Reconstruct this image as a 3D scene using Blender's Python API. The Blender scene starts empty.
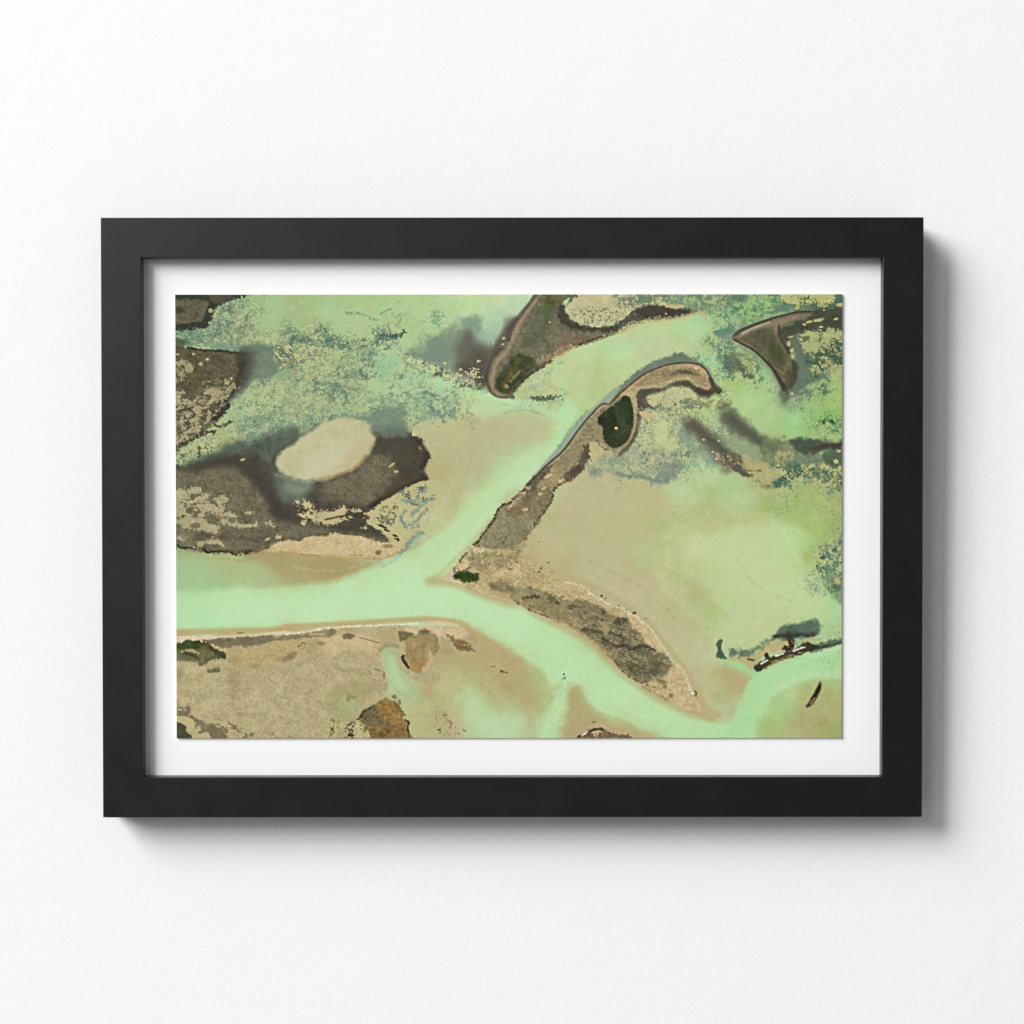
import bpy, bmesh, math
import numpy as np
from mathutils import Vector

TILT = 1.25         # degrees the frame leans forward at the top
ROLL = .035         # and hangs a touch out of level
INK = .93           # reflectance of the print's paper white
EXPO = 0.0
AMB = .265; AMB_COL = (1.0, .987, .960)
LIGHTS = [
    # name, place, width, power, colour, aimed at, shape, height
    ('window_light', (-3.62, -6.0, 2.7), 1.05, 124, (1, 1, 1), (0, 0, -.1), 'RECTANGLE', 2.4),
    ('wide_window_light', (-4.65, -6.0, 3.5), 3.1, 352, (1, 1, 1), (0, 0, -.1), 'RECTANGLE', 4.0),
    ('far_window_light', (-6.5, -6.0, 5.0), 5.0, 425, (1, 1, 1), (0, 0, -.1), 'RECTANGLE', 6.0),
    ('frame_sheen_light', (-1.95, -6.0, 1.25), 1.05, 34, (1, 1, 1), (0, 0, 0), 'RECTANGLE', 1.05),  # added lamp, not a window: gives the frame's top-left corner its sheen
]
# ---------------------------------------------------------------- the printed picture
# colours of the aerial print, worked out analytically (shapes + noise), kept as a
# point colour attribute on the paper mesh.  Coordinates: X right, Y down, print is
# PX0..PX1 by PY0..PY1.
PX0, PX1, PY0, PY1 = 176.4, 841.9, 294.3, 738.4
GW, GH = 1065, 711
_xs = np.linspace(PX0, PX1, GW, dtype=np.float32)
_ys = np.linspace(PY0, PY1, GH, dtype=np.float32)
X, Y = np.meshgrid(_xs, _ys)
STEP = float(_xs[1]-_xs[0])

def _hash(ix, iy, seed):
    h = (ix.astype(np.int64)*374761393 + iy.astype(np.int64)*668265263 + seed*1274126177) & 0xffffffff
    h = ((h ^ (h >> 13))*1274126177) & 0xffffffff
    return (((h ^ (h >> 16)) & 0xffff).astype(np.float32))/65535.0

def perlin(x, y, seed):
    x0 = np.floor(x); y0 = np.floor(y); fx = x-x0; fy = y-y0
    u = fx*fx*fx*(fx*(fx*6-15)+10); v = fy*fy*fy*(fy*(fy*6-15)+10)
    out = 0
    for dx in (0, 1):
        for dy in (0, 1):
            a = _hash(x0+dx, y0+dy, seed)*6.2831853
            g = np.cos(a)*(fx-dx)+np.sin(a)*(fy-dy)
            out = out + g*(u if dx else 1-u)*(v if dy else 1-v)
    return out*1.9

def fbm(size, seed, octv=3, ang=0.0, stretch=1.0, gain=.55, sl=None):
    """noise with features about `size` px; stretched along ang (degrees)"""
    x, y = (X, Y) if sl is None else (X[sl], Y[sl])
    a = math.radians(ang); c, s = math.cos(a), math.sin(a)
    xr = (x*c+y*s)/(size*stretch); yr = (-x*s+y*c)/size
    o = 0; amp = 1.0; tot = 0
    for k in range(octv):
        o = o+amp*perlin(xr*2**k+17.3*k, yr*2**k-9.1*k, seed+k*7); tot += amp*amp; amp *= gain
    return o/math.sqrt(tot)

def uni(n):
    """noise to a roughly uniform 0..1 value"""
    z = n/.42
    return 1/(1+np.exp(-1.7*z))

def sm(a, b, v):
    t = np.clip((v-a)/(b-a), 0, 1); return t*t*(3-2*t)

TC = [176, 287, 398, 509, 620, 731]; TR = [294, 405, 516, 628]; TS = 111/1024.
def T(s):
    """'c,r: x,y x,y; c,r: ...' -> list of points; x,y are 1024ths of a 111 px tile"""
    out = []
    for blk in s.split(';'):
        if not blk.strip(): continue
        h, b = blk.split(':'); c, r = [int(q) for q in h.split(',')]
        for p in b.split():
            q = p.split(','); out.append((TC[c]+float(q[0])*TS, TR[r]+float(q[1])*TS))
    return out

def crom(P, closed, n=4):
    P = [np.array(p, float) for p in P]; N = len(P); out = []
    for i in range(N if closed else N-1):
        if closed: a, b, c, d = P[i-1], P[i], P[(i+1) % N], P[(i+2) % N]
        else: a, b, c, d = P[max(i-1, 0)], P[i], P[i+1], P[min(i+2, N-1)]
        for k in range(n):
            t = k/n
            out.append(.5*((2*b)+(-a+c)*t+(2*a-5*b+4*c-d)*t*t+(-a+3*b-3*c+d)*t**3))
    if not closed: out.append(P[-1])
    return np.array(out)

def crop(P, m):
    x0, y0 = P.min(0)-m; x1, y1 = P.max(0)+m
    i0 = int(np.clip((x0-PX0)/STEP, 0, GW)); i1 = int(np.clip((x1-PX0)/STEP+2, 0, GW))
    j0 = int(np.clip((y0-PY0)/STEP, 0, GH)); j1 = int(np.clip((y1-PY0)/STEP+2, 0, GH))
    return (slice(j0, j1), slice(i0, i1))

def seg_d(P, Q, x, y):
    d = Q-P; L = float(d@d)+1e-9
    t = np.clip(((x-P[0])*d[0]+(y-P[1])*d[1])/L, 0, 1)
    return (x-P[0]-t*d[0])**2+(y-P[1]-t*d[1])**2, t

def inside(P, sl):
    """signed distance, positive inside"""
    x, y = X[sl], Y[sl]; best = np.full(x.shape, 1e9, np.float32); ins = np.zeros(x.shape, bool)
    for i in range(len(P)):
        a, b = P[i-1], P[i]
        d, _ = seg_d(a, b, x, y); best = np.minimum(best, d)
        if a[1] != b[1]:
            ins ^= ((a[1] > y) != (b[1] > y)) & (x < (b[0]-a[0])*(y-a[1])/(b[1]-a[1])+a[0])
    r = np.sqrt(best); return np.where(ins, r, -r)

IMG = np.zeros((GH, GW, 3), np.float32)
LM = np.zeros((GH, GW), np.float32)      # where the ground is dry
_sd = [100]
def paint(sl, a, col, tex=0, tsz=3, tcol=(1, 1, 1)):
    _sd[0] += 13
    c = np.broadcast_to(np.array(col, np.float32), a.shape+(3,)) if np.ndim(col) == 1 else col
    if tex:
        n = (fbm(tsz*5, _sd[0], 5, sl=sl, gain=.8)*1.25)[..., None]*tex
        c = c+n*np.array(tcol, np.float32)
    a = np.clip(a, 0, 1)[..., None]
    IMG[sl] = IMG[sl]*(1-a)+c*a

def fill(s, col, soft=1.0, op=1.0, rough=0, rsz=5, tex=0, tsz=3, dens=None, dsz=3, dang=0, dstr=1, fade=6, closed=True, land=0):
    """a patch. rough: how ragged its outline; dens: keep only this share of it as flecks"""
    P = crom(T(s) if isinstance(s, str) else s, True, 4); m = soft*2+rough*2+2+(fade if dens is not None else 0)
    sl = crop(P, m); d = inside(P, sl); _sd[0] += 13
    if d.size == 0: return
    if rough: d = d+fbm(rsz*(1.6 if soft >= 2 else 1), _sd[0], 4, sl=sl, gain=.45 if soft >= 2 else .65)*rough*1.5
    soft = max(soft, .95)
    a = sm(-soft, soft, d)*op
    if dens is not None:
        n = fbm(dsz*1.5, _sd[0]+5, 4, dang, dstr, gain=.85, sl=sl)*.8+fbm(dsz*4.5, _sd[0]+6, 2, dang, dstr, sl=sl)*.62
        k = dens*1.08*np.clip((d+fade*.55)/(fade*1.5), 0, 1)
        a = sm(.17, -.15, uni(n)-k)*op*(k > 0)*np.clip(.45+.55*(d+fade*.5)/fade, .3, 1)
    if land: LM[sl] = LM[sl]*(1-a)+a*max(land, 0)
    paint(sl, a, col, tex, tsz)

def line(s, w, col, soft=.7, op=1.0, w2=None, rough=0, rsz=4, tex=0, dens=None, dsz=3):
    P = crom(T(s) if isinstance(s, str) else s, False, 4); w2 = w if w2 is None else w2
    sl = crop(P, max(w, w2)+soft*2+rough*2+1); x, y = X[sl], Y[sl]; _sd[0] += 13
    if x.size == 0: return
    best = np.full(x.shape, -1e9, np.float32); N = len(P)-1
    for i in range(N):
        d, t = seg_d(P[i], P[i+1], x, y)
        best = np.maximum(best, (w+(w2-w)*(i+t)/N)/2-np.sqrt(d))
    if rough: best = best+fbm(rsz, _sd[0], 3, sl=sl)*rough*1.6
    a = sm(-soft, soft, best)*op
    if dens is not None:
        a = a*sm(.06, -.06, uni(fbm(dsz, _sd[0]+5, 3, sl=sl))-dens)
    paint(sl, a, col, tex)

def blob(c, r, x, y, rx, ry, col, op=1.0, ang=0, hard=.0, rough=0, tex=0, dens=None, dsz=3):
    cx, cy = TC[c]+x*TS, TR[r]+y*TS; rx, ry = rx*TS, ry*TS; m = max(rx, ry)*1.8+2
    sl = crop(np.array([[cx-m, cy-m], [cx+m, cy+m]]), 0); _sd[0] += 13
    u, v = X[sl]-cx, Y[sl]-cy
    if u.size == 0: return
    a = math.radians(ang); q = np.hypot((u*math.cos(a)+v*math.sin(a))/rx, (-u*math.sin(a)+v*math.cos(a))/ry)
    if rough: q = q+fbm(4, _sd[0], 3, sl=sl)*rough
    k = sm(1.6-.5*hard, .35+.55*hard, q)*op
    if dens is not None:
        k = op*sm(.06, -.06, uni(fbm(dsz, _sd[0]+5, 3, sl=sl, gain=.7))-dens*sm(1.5, .3, q))
    paint(sl, k, col, tex)

# ---- smooth under-colour: scattered samples (tile c,r | x,y,R,G,B ...)
BASE = """
0,0|700,100,155,180,125 900,200,150,190,130 450,350,148,163,115 150,400,135,160,112 850,420,163,178,120 850,900,160,185,130 600,950,152,183,135 950,600,112,142,112 800,650,112,128,103 600,250,150,168,118
1,0|100,100,160,175,120 400,150,165,200,150 700,60,165,193,128 950,60,167,200,135 300,330,163,178,118 700,300,175,195,140 950,450,175,205,155 900,650,154,196,149 400,600,165,180,125 200,900,155,180,130 850,900,180,200,145 950,800,165,200,155 600,950,150,170,125
2,0|100,60,178,213,155 700,60,190,215,160 950,60,198,213,165 100,300,172,195,135 850,280,175,205,170 200,430,183,208,150 100,800,173,208,158 500,800,180,215,165 200,950,150,195,155 700,960,185,215,155 400,880,165,205,160 100,550,165,200,150
3,0|60,60,190,218,180 100,250,168,192,163 950,500,180,215,160 700,550,185,215,160 450,650,190,210,155 800,750,178,193,128 600,850,192,207,155 350,850,185,195,135 60,980,183,218,165 250,750,185,208,155 800,950,183,200,140 900,620,186,205,148
4,0|100,430,183,218,160 400,350,188,205,152 600,350,180,218,160 750,250,172,213,155 300,550,190,203,155 600,450,190,203,153 850,450,172,198,130 950,150,148,190,130 850,600,168,213,160 980,850,185,205,125 900,900,178,203,128 500,950,188,198,142 200,350,182,203,150
5,0|100,200,128,178,115 300,60,110,170,120 250,200,120,172,115 60,350,150,172,140 100,900,165,198,122 300,750,152,195,135 200,980,178,208,148 600,950,130,162,125 950,850,155,188,118 900,980,160,193,118 800,400,115,130,95 150,600,135,170,110
0,1|600,50,163,183,130 900,50,150,178,135 150,400,158,172,118 300,350,172,176,123 450,350,176,182,130 700,200,130,168,132
1,1|100,60,172,186,133 500,60,163,186,138 900,60,125,165,128 700,60,150,178,135
2,1|700,50,195,213,160 250,60,168,192,145 950,60,180,213,165 200,250,190,193,145 500,200,188,188,138 700,200,185,176,128 950,250,188,173,130 300,450,183,172,123 450,570,180,168,118 600,400,177,183,140 750,500,177,178,135 900,450,180,203,155 700,700,180,193,145 950,600,183,218,165 500,800,183,178,125 850,850,185,218,165 400,950,188,193,140 700,950,190,213,160 950,830,188,190,140
3,1|50,150,190,193,145 200,300,185,193,145 350,200,190,190,142 500,100,178,218,160 450,300,176,213,158 600,150,180,203,145 600,50,178,203,143 100,500,183,213,160 50,700,183,213,163 300,450,184,203,153 700,800,188,184,140 950,750,190,187,140 600,950,187,179,135 950,950,187,184,136 100,800,180,198,150
4,1|400,250,190,203,150 200,780,188,182,128 400,900,188,188,138 650,750,183,203,150 850,600,185,208,155 950,800,178,203,148 800,900,183,188,128 100,950,188,188,138 950,60,185,203,150 400,500,170,182,140
5,1|400,50,175,203,140 600,200,153,203,135 300,230,168,198,140 850,250,150,193,115 950,100,140,188,108 950,250,150,188,115 400,300,170,183,123 60,700,178,198,145 100,800,175,198,145 300,880,168,183,113 650,780,165,183,113 500,950,165,188,118 900,850,163,178,110 950,980,163,178,113 250,620,175,165,115
0,2|150,350,162,162,115 400,370,177,177,125 150,500,143,188,130 50,600,143,188,130 400,480,163,173,113 800,400,163,150,105 950,430,163,150,105 700,570,178,192,138 900,600,170,183,130 300,650,168,203,145 600,750,173,216,163 60,800,150,203,147 800,900,178,216,163 300,950,173,214,160
1,2|200,430,170,155,105 500,430,165,150,100 400,500,170,160,100 150,600,175,175,120 60,500,175,175,120 100,720,183,220,170 500,720,192,224,178 900,550,190,220,170 800,450,180,203,155 300,880,190,223,173 900,850,186,223,166
2,2|100,200,185,175,120 60,300,183,163,113 400,100,190,195,145 350,200,185,198,150 700,80,190,213,155 400,420,190,214,160 100,500,190,214,162 600,250,190,203,150 200,750,190,222,170 500,700,186,223,166 800,900,190,226,176 300,880,192,225,176
3,2|100,950,190,224,170 500,100,183,184,135 500,300,184,179,130 900,100,180,189,135 700,300,184,189,140 900,500,184,188,140 500,500,178,160,115 250,300,188,170,125 150,450,190,170,128 700,550,184,178,133 950,700,190,184,145
4,2|100,100,184,188,135 300,200,184,192,135 500,300,184,193,134 150,300,180,198,143 700,280,200,205,155 900,100,179,183,120 600,500,181,189,130 400,600,190,194,144 900,400,190,203,145 950,600,185,203,145 250,650,190,181,138 700,700,184,180,125 500,750,188,193,144 200,850,194,188,145 600,900,184,193,140 850,850,174,189,120 950,780,178,208,144 980,950,181,203,142
5,2|200,60,184,188,123 100,250,195,208,155 400,200,190,208,155 500,250,180,213,150 600,250,172,204,140 700,100,163,188,113 720,380,165,184,108 850,150,165,184,113 300,400,190,208,155 300,600,194,208,160 550,600,185,213,155 150,800,185,203,145 700,750,180,213,150 900,850,170,208,145 950,950,175,208,150 50,950,180,204,146 500,900,190,200,145 200,950,190,203,145
0,3|200,500,182,168,124 500,300,184,164,112 600,700,178,163,118 800,600,180,167,122 300,800,178,162,118 100,600,180,166,122 800,250,184,162,108 500,900,176,160,112 900,900,180,166,120
1,3|300,400,176,162,116 100,800,182,169,122 600,600,169,158,110 550,720,168,172,120 950,400,180,203,150 950,250,168,188,130 400,250,184,165,118 700,400,178,163,115 700,120,196,174,132 100,150,172,150,98
2,3|60,550,178,198,150 150,650,175,189,140 300,560,180,165,115 350,350,184,169,125 500,300,184,174,120 550,450,184,184,130 700,650,185,199,150 450,550,184,181,130 300,750,180,184,130 800,850,180,213,160 700,800,185,203,155 400,850,178,168,123 200,900,184,184,133 950,500,173,158,104 850,250,183,168,125 950,350,183,168,123 750,130,179,164,118 950,900,185,213,165 850,550,178,174,118 600,950,184,180,130
3,3|100,60,190,224,174 400,200,188,224,171 600,350,190,219,168 150,250,184,203,150 50,350,178,158,113 150,450,180,167,117 300,450,177,188,133 420,400,174,218,160 200,620,179,163,108 60,750,179,193,144 60,900,184,213,168 350,700,177,188,130 450,680,184,213,160 400,900,180,213,154 200,900,177,179,130 600,650,174,173,114 550,900,174,163,108 750,850,179,163,122 800,700,184,213,150 950,600,180,218,160 950,850,180,203,140
4,3|100,650,180,218,163 400,850,180,213,150 600,950,173,213,145 900,950,164,213,140 600,150,191,198,150 800,200,190,199,150 650,250,189,189,145 800,500,190,189,145 800,700,188,183,138 950,100,190,203,150 980,450,178,168,115 900,820,184,189,140 980,750,184,194,145 100,870,178,173,120 300,950,179,183,125
5,3|150,100,184,199,140 80,300,164,208,150 60,450,178,168,115 60,550,183,174,124 250,440,164,213,145 200,560,164,213,145 400,450,178,208,155 700,350,164,213,150 900,300,164,213,150 500,600,174,203,140 300,800,176,209,146 60,980,166,212,146 750,650,174,184,120 900,700,178,179,120 650,850,178,174,125 900,900,173,169,115 980,950,164,174,105 400,930,169,189,120 950,450,174,194,135 930,100,174,203,145
"""
pts = []
for ln in BASE.strip().splitlines():
    h, b = ln.split('|'); c, r = [int(q) for q in h.split(',')]
    for p in b.split():
        v = [float(q) for q in p.split(',')]; pts.append((TC[c]+v[0]*TS, TR[r]+v[1]*TS, *v[2:]))
wx = X+fbm(40, 3, 3)*9; wy = Y+fbm(40, 5, 3)*9
ws = np.zeros_like(X)
for (px, py, r_, g_, b_) in pts:
    w = 1/((wx-px)**2+(wy-py)**2+110)**2
    ws += w
    for k, q in enumerate((r_, g_, b_)): IMG[..., k] += w*q
IMG /= ws[..., None]
ALL = (slice(0, GH), slice(0, GW))
# broad silt mottling
IMG += fbm(26, 11, 4, 30, 1.3)[..., None]*np.array((6, 4, 6), np.float32)
IMG += fbm(9, 12, 3)[..., None]*np.array((3, 2.5, 4), np.float32)

# ---- flecked shallows: how much weed shows (0..1) at scattered places
FLECK = """
0,0|700,80,.15 950,100,.03 900,250,.06 400,150,.45 400,250,.5 550,280,.6 650,250,.4 300,400,.4 150,370,.5 500,430,.35 700,420,.3 850,420,.35 950,400,.4 100,330,.4 700,900,.3 900,850,.3 600,980,.3 900,960,.35 750,820,.35 980,720,.1 800,330,.1
1,0|100,400,.45 300,430,.6 500,440,.6 700,460,.45 900,400,.5 150,560,.55 400,560,.15 600,600,.3 750,680,.6 750,560,.4 300,700,.3 450,830,.6 600,800,.55 300,850,.5 150,800,.3 100,950,.3 500,950,.5 700,950,.2 850,880,.05 900,650,.1 500,300,.02 100,200,.02 300,100,0 800,200,.05 900,980,.35 700,330,0 800,60,0
0,1|600,100,.15 700,200,.55 850,120,.45 950,60,.4 650,280,.3 450,220,.1 500,60,.1 300,370,.4 150,400,.25 400,380,.15 70,480,.4 200,700,0 500,800,0
1,1|100,80,.2 200,120,.35 400,110,.45 300,40,.2 550,60,.35 700,60,.35 800,100,.55 950,60,.5 400,400,0 700,700,0
2,0|100,950,.4 300,950,.5 500,980,.3 100,850,.2 200,800,.15 400,860,.1 400,750,.25 600,850,.2 100,400,0 700,100,0 300,100,0 900,970,.02 150,600,.3 250,450,.2 400,350,.1
2,1|100,60,.4 200,60,.5 400,60,.5 600,90,.35 700,40,.05 200,130,.25 300,250,0 600,300,0 800,100,0 900,600,0 500,700,0 500,200,0
3,0|100,100,0 500,800,0 800,600,0 250,900,.15 450,920,.2 350,700,.1 150,850,.15 700,900,0
3,1|100,200,0 400,200,0 300,500,0 700,900,0 900,650,.05 950,560,.3 600,60,.03
4,0|200,400,0 500,350,0 900,250,.2 980,100,.5 900,500,.3 980,600,.5 950,750,.35 860,650,.1 850,450,.1 600,60,.4 900,60,.4 800,100,.3 400,300,0 700,300,0 300,600,0 500,960,.2 700,1000,.35 850,980,.15
5,0|100,80,.45 200,200,.3 400,60,.4 300,130,.35 80,250,.15 100,560,.35 200,650,.3 150,780,.25 300,750,.15 400,850,.3 100,900,.03 300,900,.05 700,900,.35 850,850,.35 900,950,.1 750,980,.15 300,1000,0
4,1|250,100,.4 250,250,.3 380,250,.03 480,200,.3 560,300,.3 300,400,.3 450,450,.4 600,450,.3 750,550,.12 850,200,.3 900,250,.3 700,70,.2 850,100,.08 250,550,.45 400,560,.5 500,800,0 150,850,0 800,750,0 600,620,.12
5,1|400,100,.03 850,200,.25 950,100,.15 850,80,.1 500,600,.4 700,620,.45 850,680,.5 950,740,.5 500,760,.2 700,800,.03 950,880,.1 300,150,0 300,250,.02 550,230,0 200,850,0 100,700,.05
0,2|300,700,0 700,800,0 300,400,0
1,2|400,700,0 900,800,0
2,2|400,300,0 500,800,0 100,100,.1
3,2|300,300,0 800,300,0
4,2|300,300,0 700,700,0 800,100,0
5,2|900,100,.08 950,200,.2 870,300,.35 800,200,.02 950,550,.5 850,600,.25 700,400,0 300,300,0 500,800,0 850,820,0 700,100,0
0,3|500,500,0
2,3|500,500,0
4,3|500,500,0
5,3|500,700,0 200,100,.03 900,60,.1
"""
fp = []
for ln in FLECK.strip().splitlines():
    h, b = ln.split('|'); c, r = [int(q) for q in h.split(',')]
    for p in b.split():
        v = [float(q) for q in p.split(',')]; fp.append((TC[c]+v[0]*TS, TR[r]+v[1]*TS, v[2]))
wx = X+fbm(14, 43, 3)*4; wy = Y+fbm(14, 45, 3)*4
D = np.zeros_like(X); ws = np.zeros_like(X)
for (px, py, q) in fp:
    w = 1/((wx-px)**2+(wy-py)**2+14)**2; ws += w; D += w*q
D /= ws
D = np.clip(D-.05, 0, 1)*1.1
DV = np.maximum(D, .11*sm(470, 380, X+.3*Y-100)*sm(425, 400, Y))
def flecks():
    tl = sm(500, 380, X+.3*Y-100)*sm(440, 410, Y)
    paint(ALL, tl*.38, (168, 194, 144))
    # pale marl flakes first, then the weed between them
    u1 = uni(fbm(6, 61, 5, gain=.95)); k = np.clip(DV*2.6, 0, .6)
    paint(ALL, sm(.22, -.22, u1-k)*.6*np.clip(DV*5, 0, 1), (190, 194, 146))
    u2 = uni(fbm(3.6, 62, 4, -25, 1.4, gain=.95)*.85+fbm(11, 63, 3, -25, 1.5)*.55)
    paint(ALL, sm(.24, -.2, u2-D*.78)*np.clip(.3+D, 0, .74)*np.clip(D*14, 0, 1), (96, 126, 108))
    u3 = uni(fbm(3.2, 64, 4, -20, 1.4, gain=.95)*.85+fbm(9, 65, 2)*.55)
    paint(ALL, sm(.16, -.12, u3-D*.3)*.6*np.clip(D*12, 0, 1), (70, 98, 86))
SPK = (186, 186, 132); SPD = (78, 112, 94)
# ================= river (soft mint current)
fill("0,2: -60,700 300,680 600,650 1024,650; 1,2: 250,612 450,580 600,532 780,455 900,425 1024,350; 2,2: 90,320 340,180 560,0; 2,1: 720,900 860,750 1000,620; 3,1: 80,500 220,410 380,330 450,200 485,60; 3,0: 550,1000; 3,1: 640,60 540,230 470,360 350,500 200,660 90,740 0,790; 2,1: 960,850; 2,2: 800,40 650,240 520,400 400,500 270,600 420,630 700,700 1024,815; 3,2: 0,820 200,935 400,1024; 3,3: 500,50 700,200 860,330 1024,450; 4,3: 200,560 500,700 780,830 1024,870; 5,3: 150,540 300,420 600,300 900,180 1100,110 1100,420 800,470 500,560 250,820 200,1100 -100,1100; 4,3: 500,1060 250,960 0,850; 3,3: 860,790 740,670 690,560 610,530 545,650 510,1060 300,1060 360,760 480,520 400,540 320,390 180,300 90,250 0,165; 2,3: 860,90 740,15; 2,2: 600,965 300,930 0,950; 1,2: 500,985 0,1012; 0,2: 300,1028 -60,1030",
     (190, 224, 173), soft=4, op=.75, rough=1.2, rsz=18)
fill("0,2: -60,760 600,740 1100,730; 1,2: 500,700 900,640; 2,2: 300,300 700,60; 2,1: 900,720; 3,1: 60,640 250,480 200,640 0,760; 2,2: 600,300 350,520 240,650 500,720 900,830; 3,2: 100,920; 3,3: 100,140 -60,80; 2,2: 700,930 300,900; 1,2: 600,940; 0,2: 600,1000 -60,990", (193, 227, 179), soft=7, op=.45)
fill("0,2: -60,600 250,640 350,1030 -60,1030", (170, 214, 160), soft=14, op=.35)
fill("3,3: 80,60 500,200 850,440 1024,620; 4,3: 500,860 300,880 0,740; 3,3: 800,560 640,430 440,300 200,160", (189, 226, 172), soft=5, op=.5)
fill("4,3: 1024,900; 5,3: 150,560 260,440 600,330 1100,180 1100,330 600,440 350,600 150,1060; 4,3: 850,1060", (163, 216, 148), soft=6, op=.5)
fill("0,2: -80,390 500,400 800,420 1024,440; 1,2: 300,480 200,600 0,640; 0,2: 700,640 300,650 -80,660", (168, 186, 134), soft=8, op=.8, rough=1, rsz=20)
fill("0,2: -120,400 300,430 400,600 300,660 -120,680", (158, 196, 144), soft=12, op=.5)
fill("2,1: 120,170 500,130 900,130; 3,1: 100,110 300,130 400,250 330,350 100,440; 2,1: 850,620 640,820 400,1000 300,760 300,500 120,300", (186, 183, 138), soft=9, op=.62, rough=1.5, rsz=20)
blob(2, 1, 430, 600, 120, 60, (182, 172, 124), .45)
fill("3,1: 700,720 1024,640; 4,1: 300,760 420,900; 4,2: 300,150 200,400 250,600 420,850 700,1000; 4,3: 700,300 740,600 620,420 300,60; 4,2: 60,900; 3,2: 800,760 500,600 200,330 420,0", (189, 182, 139), soft=14, op=.6, rough=2, rsz=25)
fill("4,2: 600,150 1000,60; 5,2: 400,60 560,300 760,600 900,950; 5,3: 500,20 0,200; 4,3: 900,60; 4,2: 820,800 500,400", (196, 208, 157), soft=16, op=.58, rough=3, rsz=25)
line("4,2: 60,420 300,640 520,860 700,1024; 4,3: 800,150", 5, (186, 178, 130), 5, .35)
line("4,2: 500,520 700,680 850,820 980,930", 6, (178, 184, 124), 6, .4)
line("3,0: 60,960 300,800 600,620 900,450; 4,0: 0,400 300,275 600,235", 9, (194, 201, 150), 6, .5)
line("3,0: 300,960 550,860 850,800; 4,0: 50,640 250,520 450,470 700,500", 13, (190, 202, 148), 9, .5)
line("2,2: 300,420 560,180; 2,1: 820,860 1000,640; 3,1: 160,480 330,330 430,200", 20, (188, 214, 163), 12, .5, w2=12)
# side channels / currents, centre
line("3,1: 500,-200 515,100 480,250 430,350", 7, (180, 219, 162), 3, .6)
line("2,0: 300,780 600,870 850,930; 3,0: 0,1000 200,1010; 3,1: 330,50 460,100", 10, (184, 219, 166), 4, .7, w2=6)
line("2,1: 980,75; 3,1: 20,55 120,42 230,58 330,90", 2, (140, 178, 152), 1.6, .6, w2=1)
line("2,0: 950,1005; 3,1: 60,10 150,15", 2, (150, 190, 165), 1.5, .4)
fill("4,2: 750,250 900,150; 5,2: 100,90 400,90 520,150 560,280 680,440 800,600 900,800 700,900 400,850 150,700 0,560; 4,2: 850,420 700,340", (196, 212, 158), soft=6, op=.5, rough=2, rsz=20)
blob(4, 2, 690, 280, 70, 90, (204, 207, 160), .6)
line("5,2: 480,120 550,260 640,420", 3, (205, 220, 160), 3, .35)
# ================= silt banks by the confluence (bottom)
fill("2,3: 380,180 560,180 800,150 1024,260; 3,3: 80,330 200,470 250,620 240,760 130,780 60,640 0,560; 2,3: 900,430 700,420 560,350 400,330", (180, 166, 120), soft=9, op=.6, rough=2, rsz=16)
fill("3,3: 560,560 660,560 720,700 900,830; 4,3: 0,900 300,985 420,1060; 3,3: 530,1060 540,760", (178, 166, 118), soft=7, op=.85, rough=1.5)
fill("2,3: 660,560 850,740 1024,800; 3,3: 110,800 150,1060; 2,3: 640,1060 620,800", (186, 213, 166), soft=7, op=.6)
# ================= top-left: speckled shallows
flecks()
fill("0,0: 330,170 420,100 560,40 700,10 760,200 800,400 1024,430 1024,480 860,470 600,470 450,440 330,450 160,440 0,420 -60,380 -60,320 180,310 330,290", (78, 112, 92), dens=.46, dsz=2.2, fade=9, op=.4)
fill("0,0: -60,310 200,310 450,330 620,430 560,520 300,500 130,480 -60,420", (84, 122, 100), dens=.5, dsz=2.6, fade=6, op=.4)
fill("0,0: 400,200 620,120 900,330 700,480 430,420", SPK, dens=.4, dsz=2, fade=10, op=.4)
fill("0,0: 300,460 450,470 650,480 600,540 420,510", (112, 150, 122), soft=1.5, op=.8, rough=1)
# smoky teal right of the brown flat
fill("0,0: 600,500 760,465 900,490 1024,485; 1,0: 100,600 60,700; 0,0: 1024,680 920,740 740,790 640,860 540,960 560,850 660,700", (106, 124, 103), soft=3.5, op=.85, rough=2, rsz=7, tex=5)
fill("0,0: 640,500 760,520 720,650 680,800 600,900 600,700", (88, 92, 80), soft=4, op=.75, rough=1)
blob(0, 0, 850, 500, 180, 30, (92, 122, 104), .6, rough=.3)
fill("0,0: 1024,480; 1,0: 40,460 60,540 140,560 280,540 260,590 120,620 60,690; 0,0: 980,640 900,540", (80, 112, 96), soft=2.2, op=.7, rough=3, rsz=4)
fill("1,0: -100,480 60,460 300,540 200,640 -60,690", (186, 186, 136), dens=.3, dsz=2, fade=4)
fill("1,0: 0,430 150,360 280,420 450,390 600,440 800,430 1024,360 1000,420 850,480 600,520 450,500 300,500 100,450", (66, 100, 84), dens=.5, dsz=2.3, fade=3, op=.55)
fill("1,0: 250,430 500,460 820,470 850,600 800,720 620,760 450,700 500,600 300,560", (95, 130, 105), dens=.36, dsz=2.2, fade=6, op=.4)
fill("1,0: 0,720 300,820 500,760 720,780 680,900 500,1024; 1,1: 100,60; 0,1: 950,60; 0,0: 1000,900", (92, 128, 106), dens=.42, dsz=2.2, fade=6, op=.4)
fill("1,0: 0,540 400,520 700,560 560,740 300,800 0,740", (190, 185, 130), dens=.4, dsz=2, fade=8, op=.4)
line("1,0: 560,170 700,180 760,210 830,240", 2, (110, 150, 115), 1, .7, rough=1.2, rsz=3)
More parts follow.
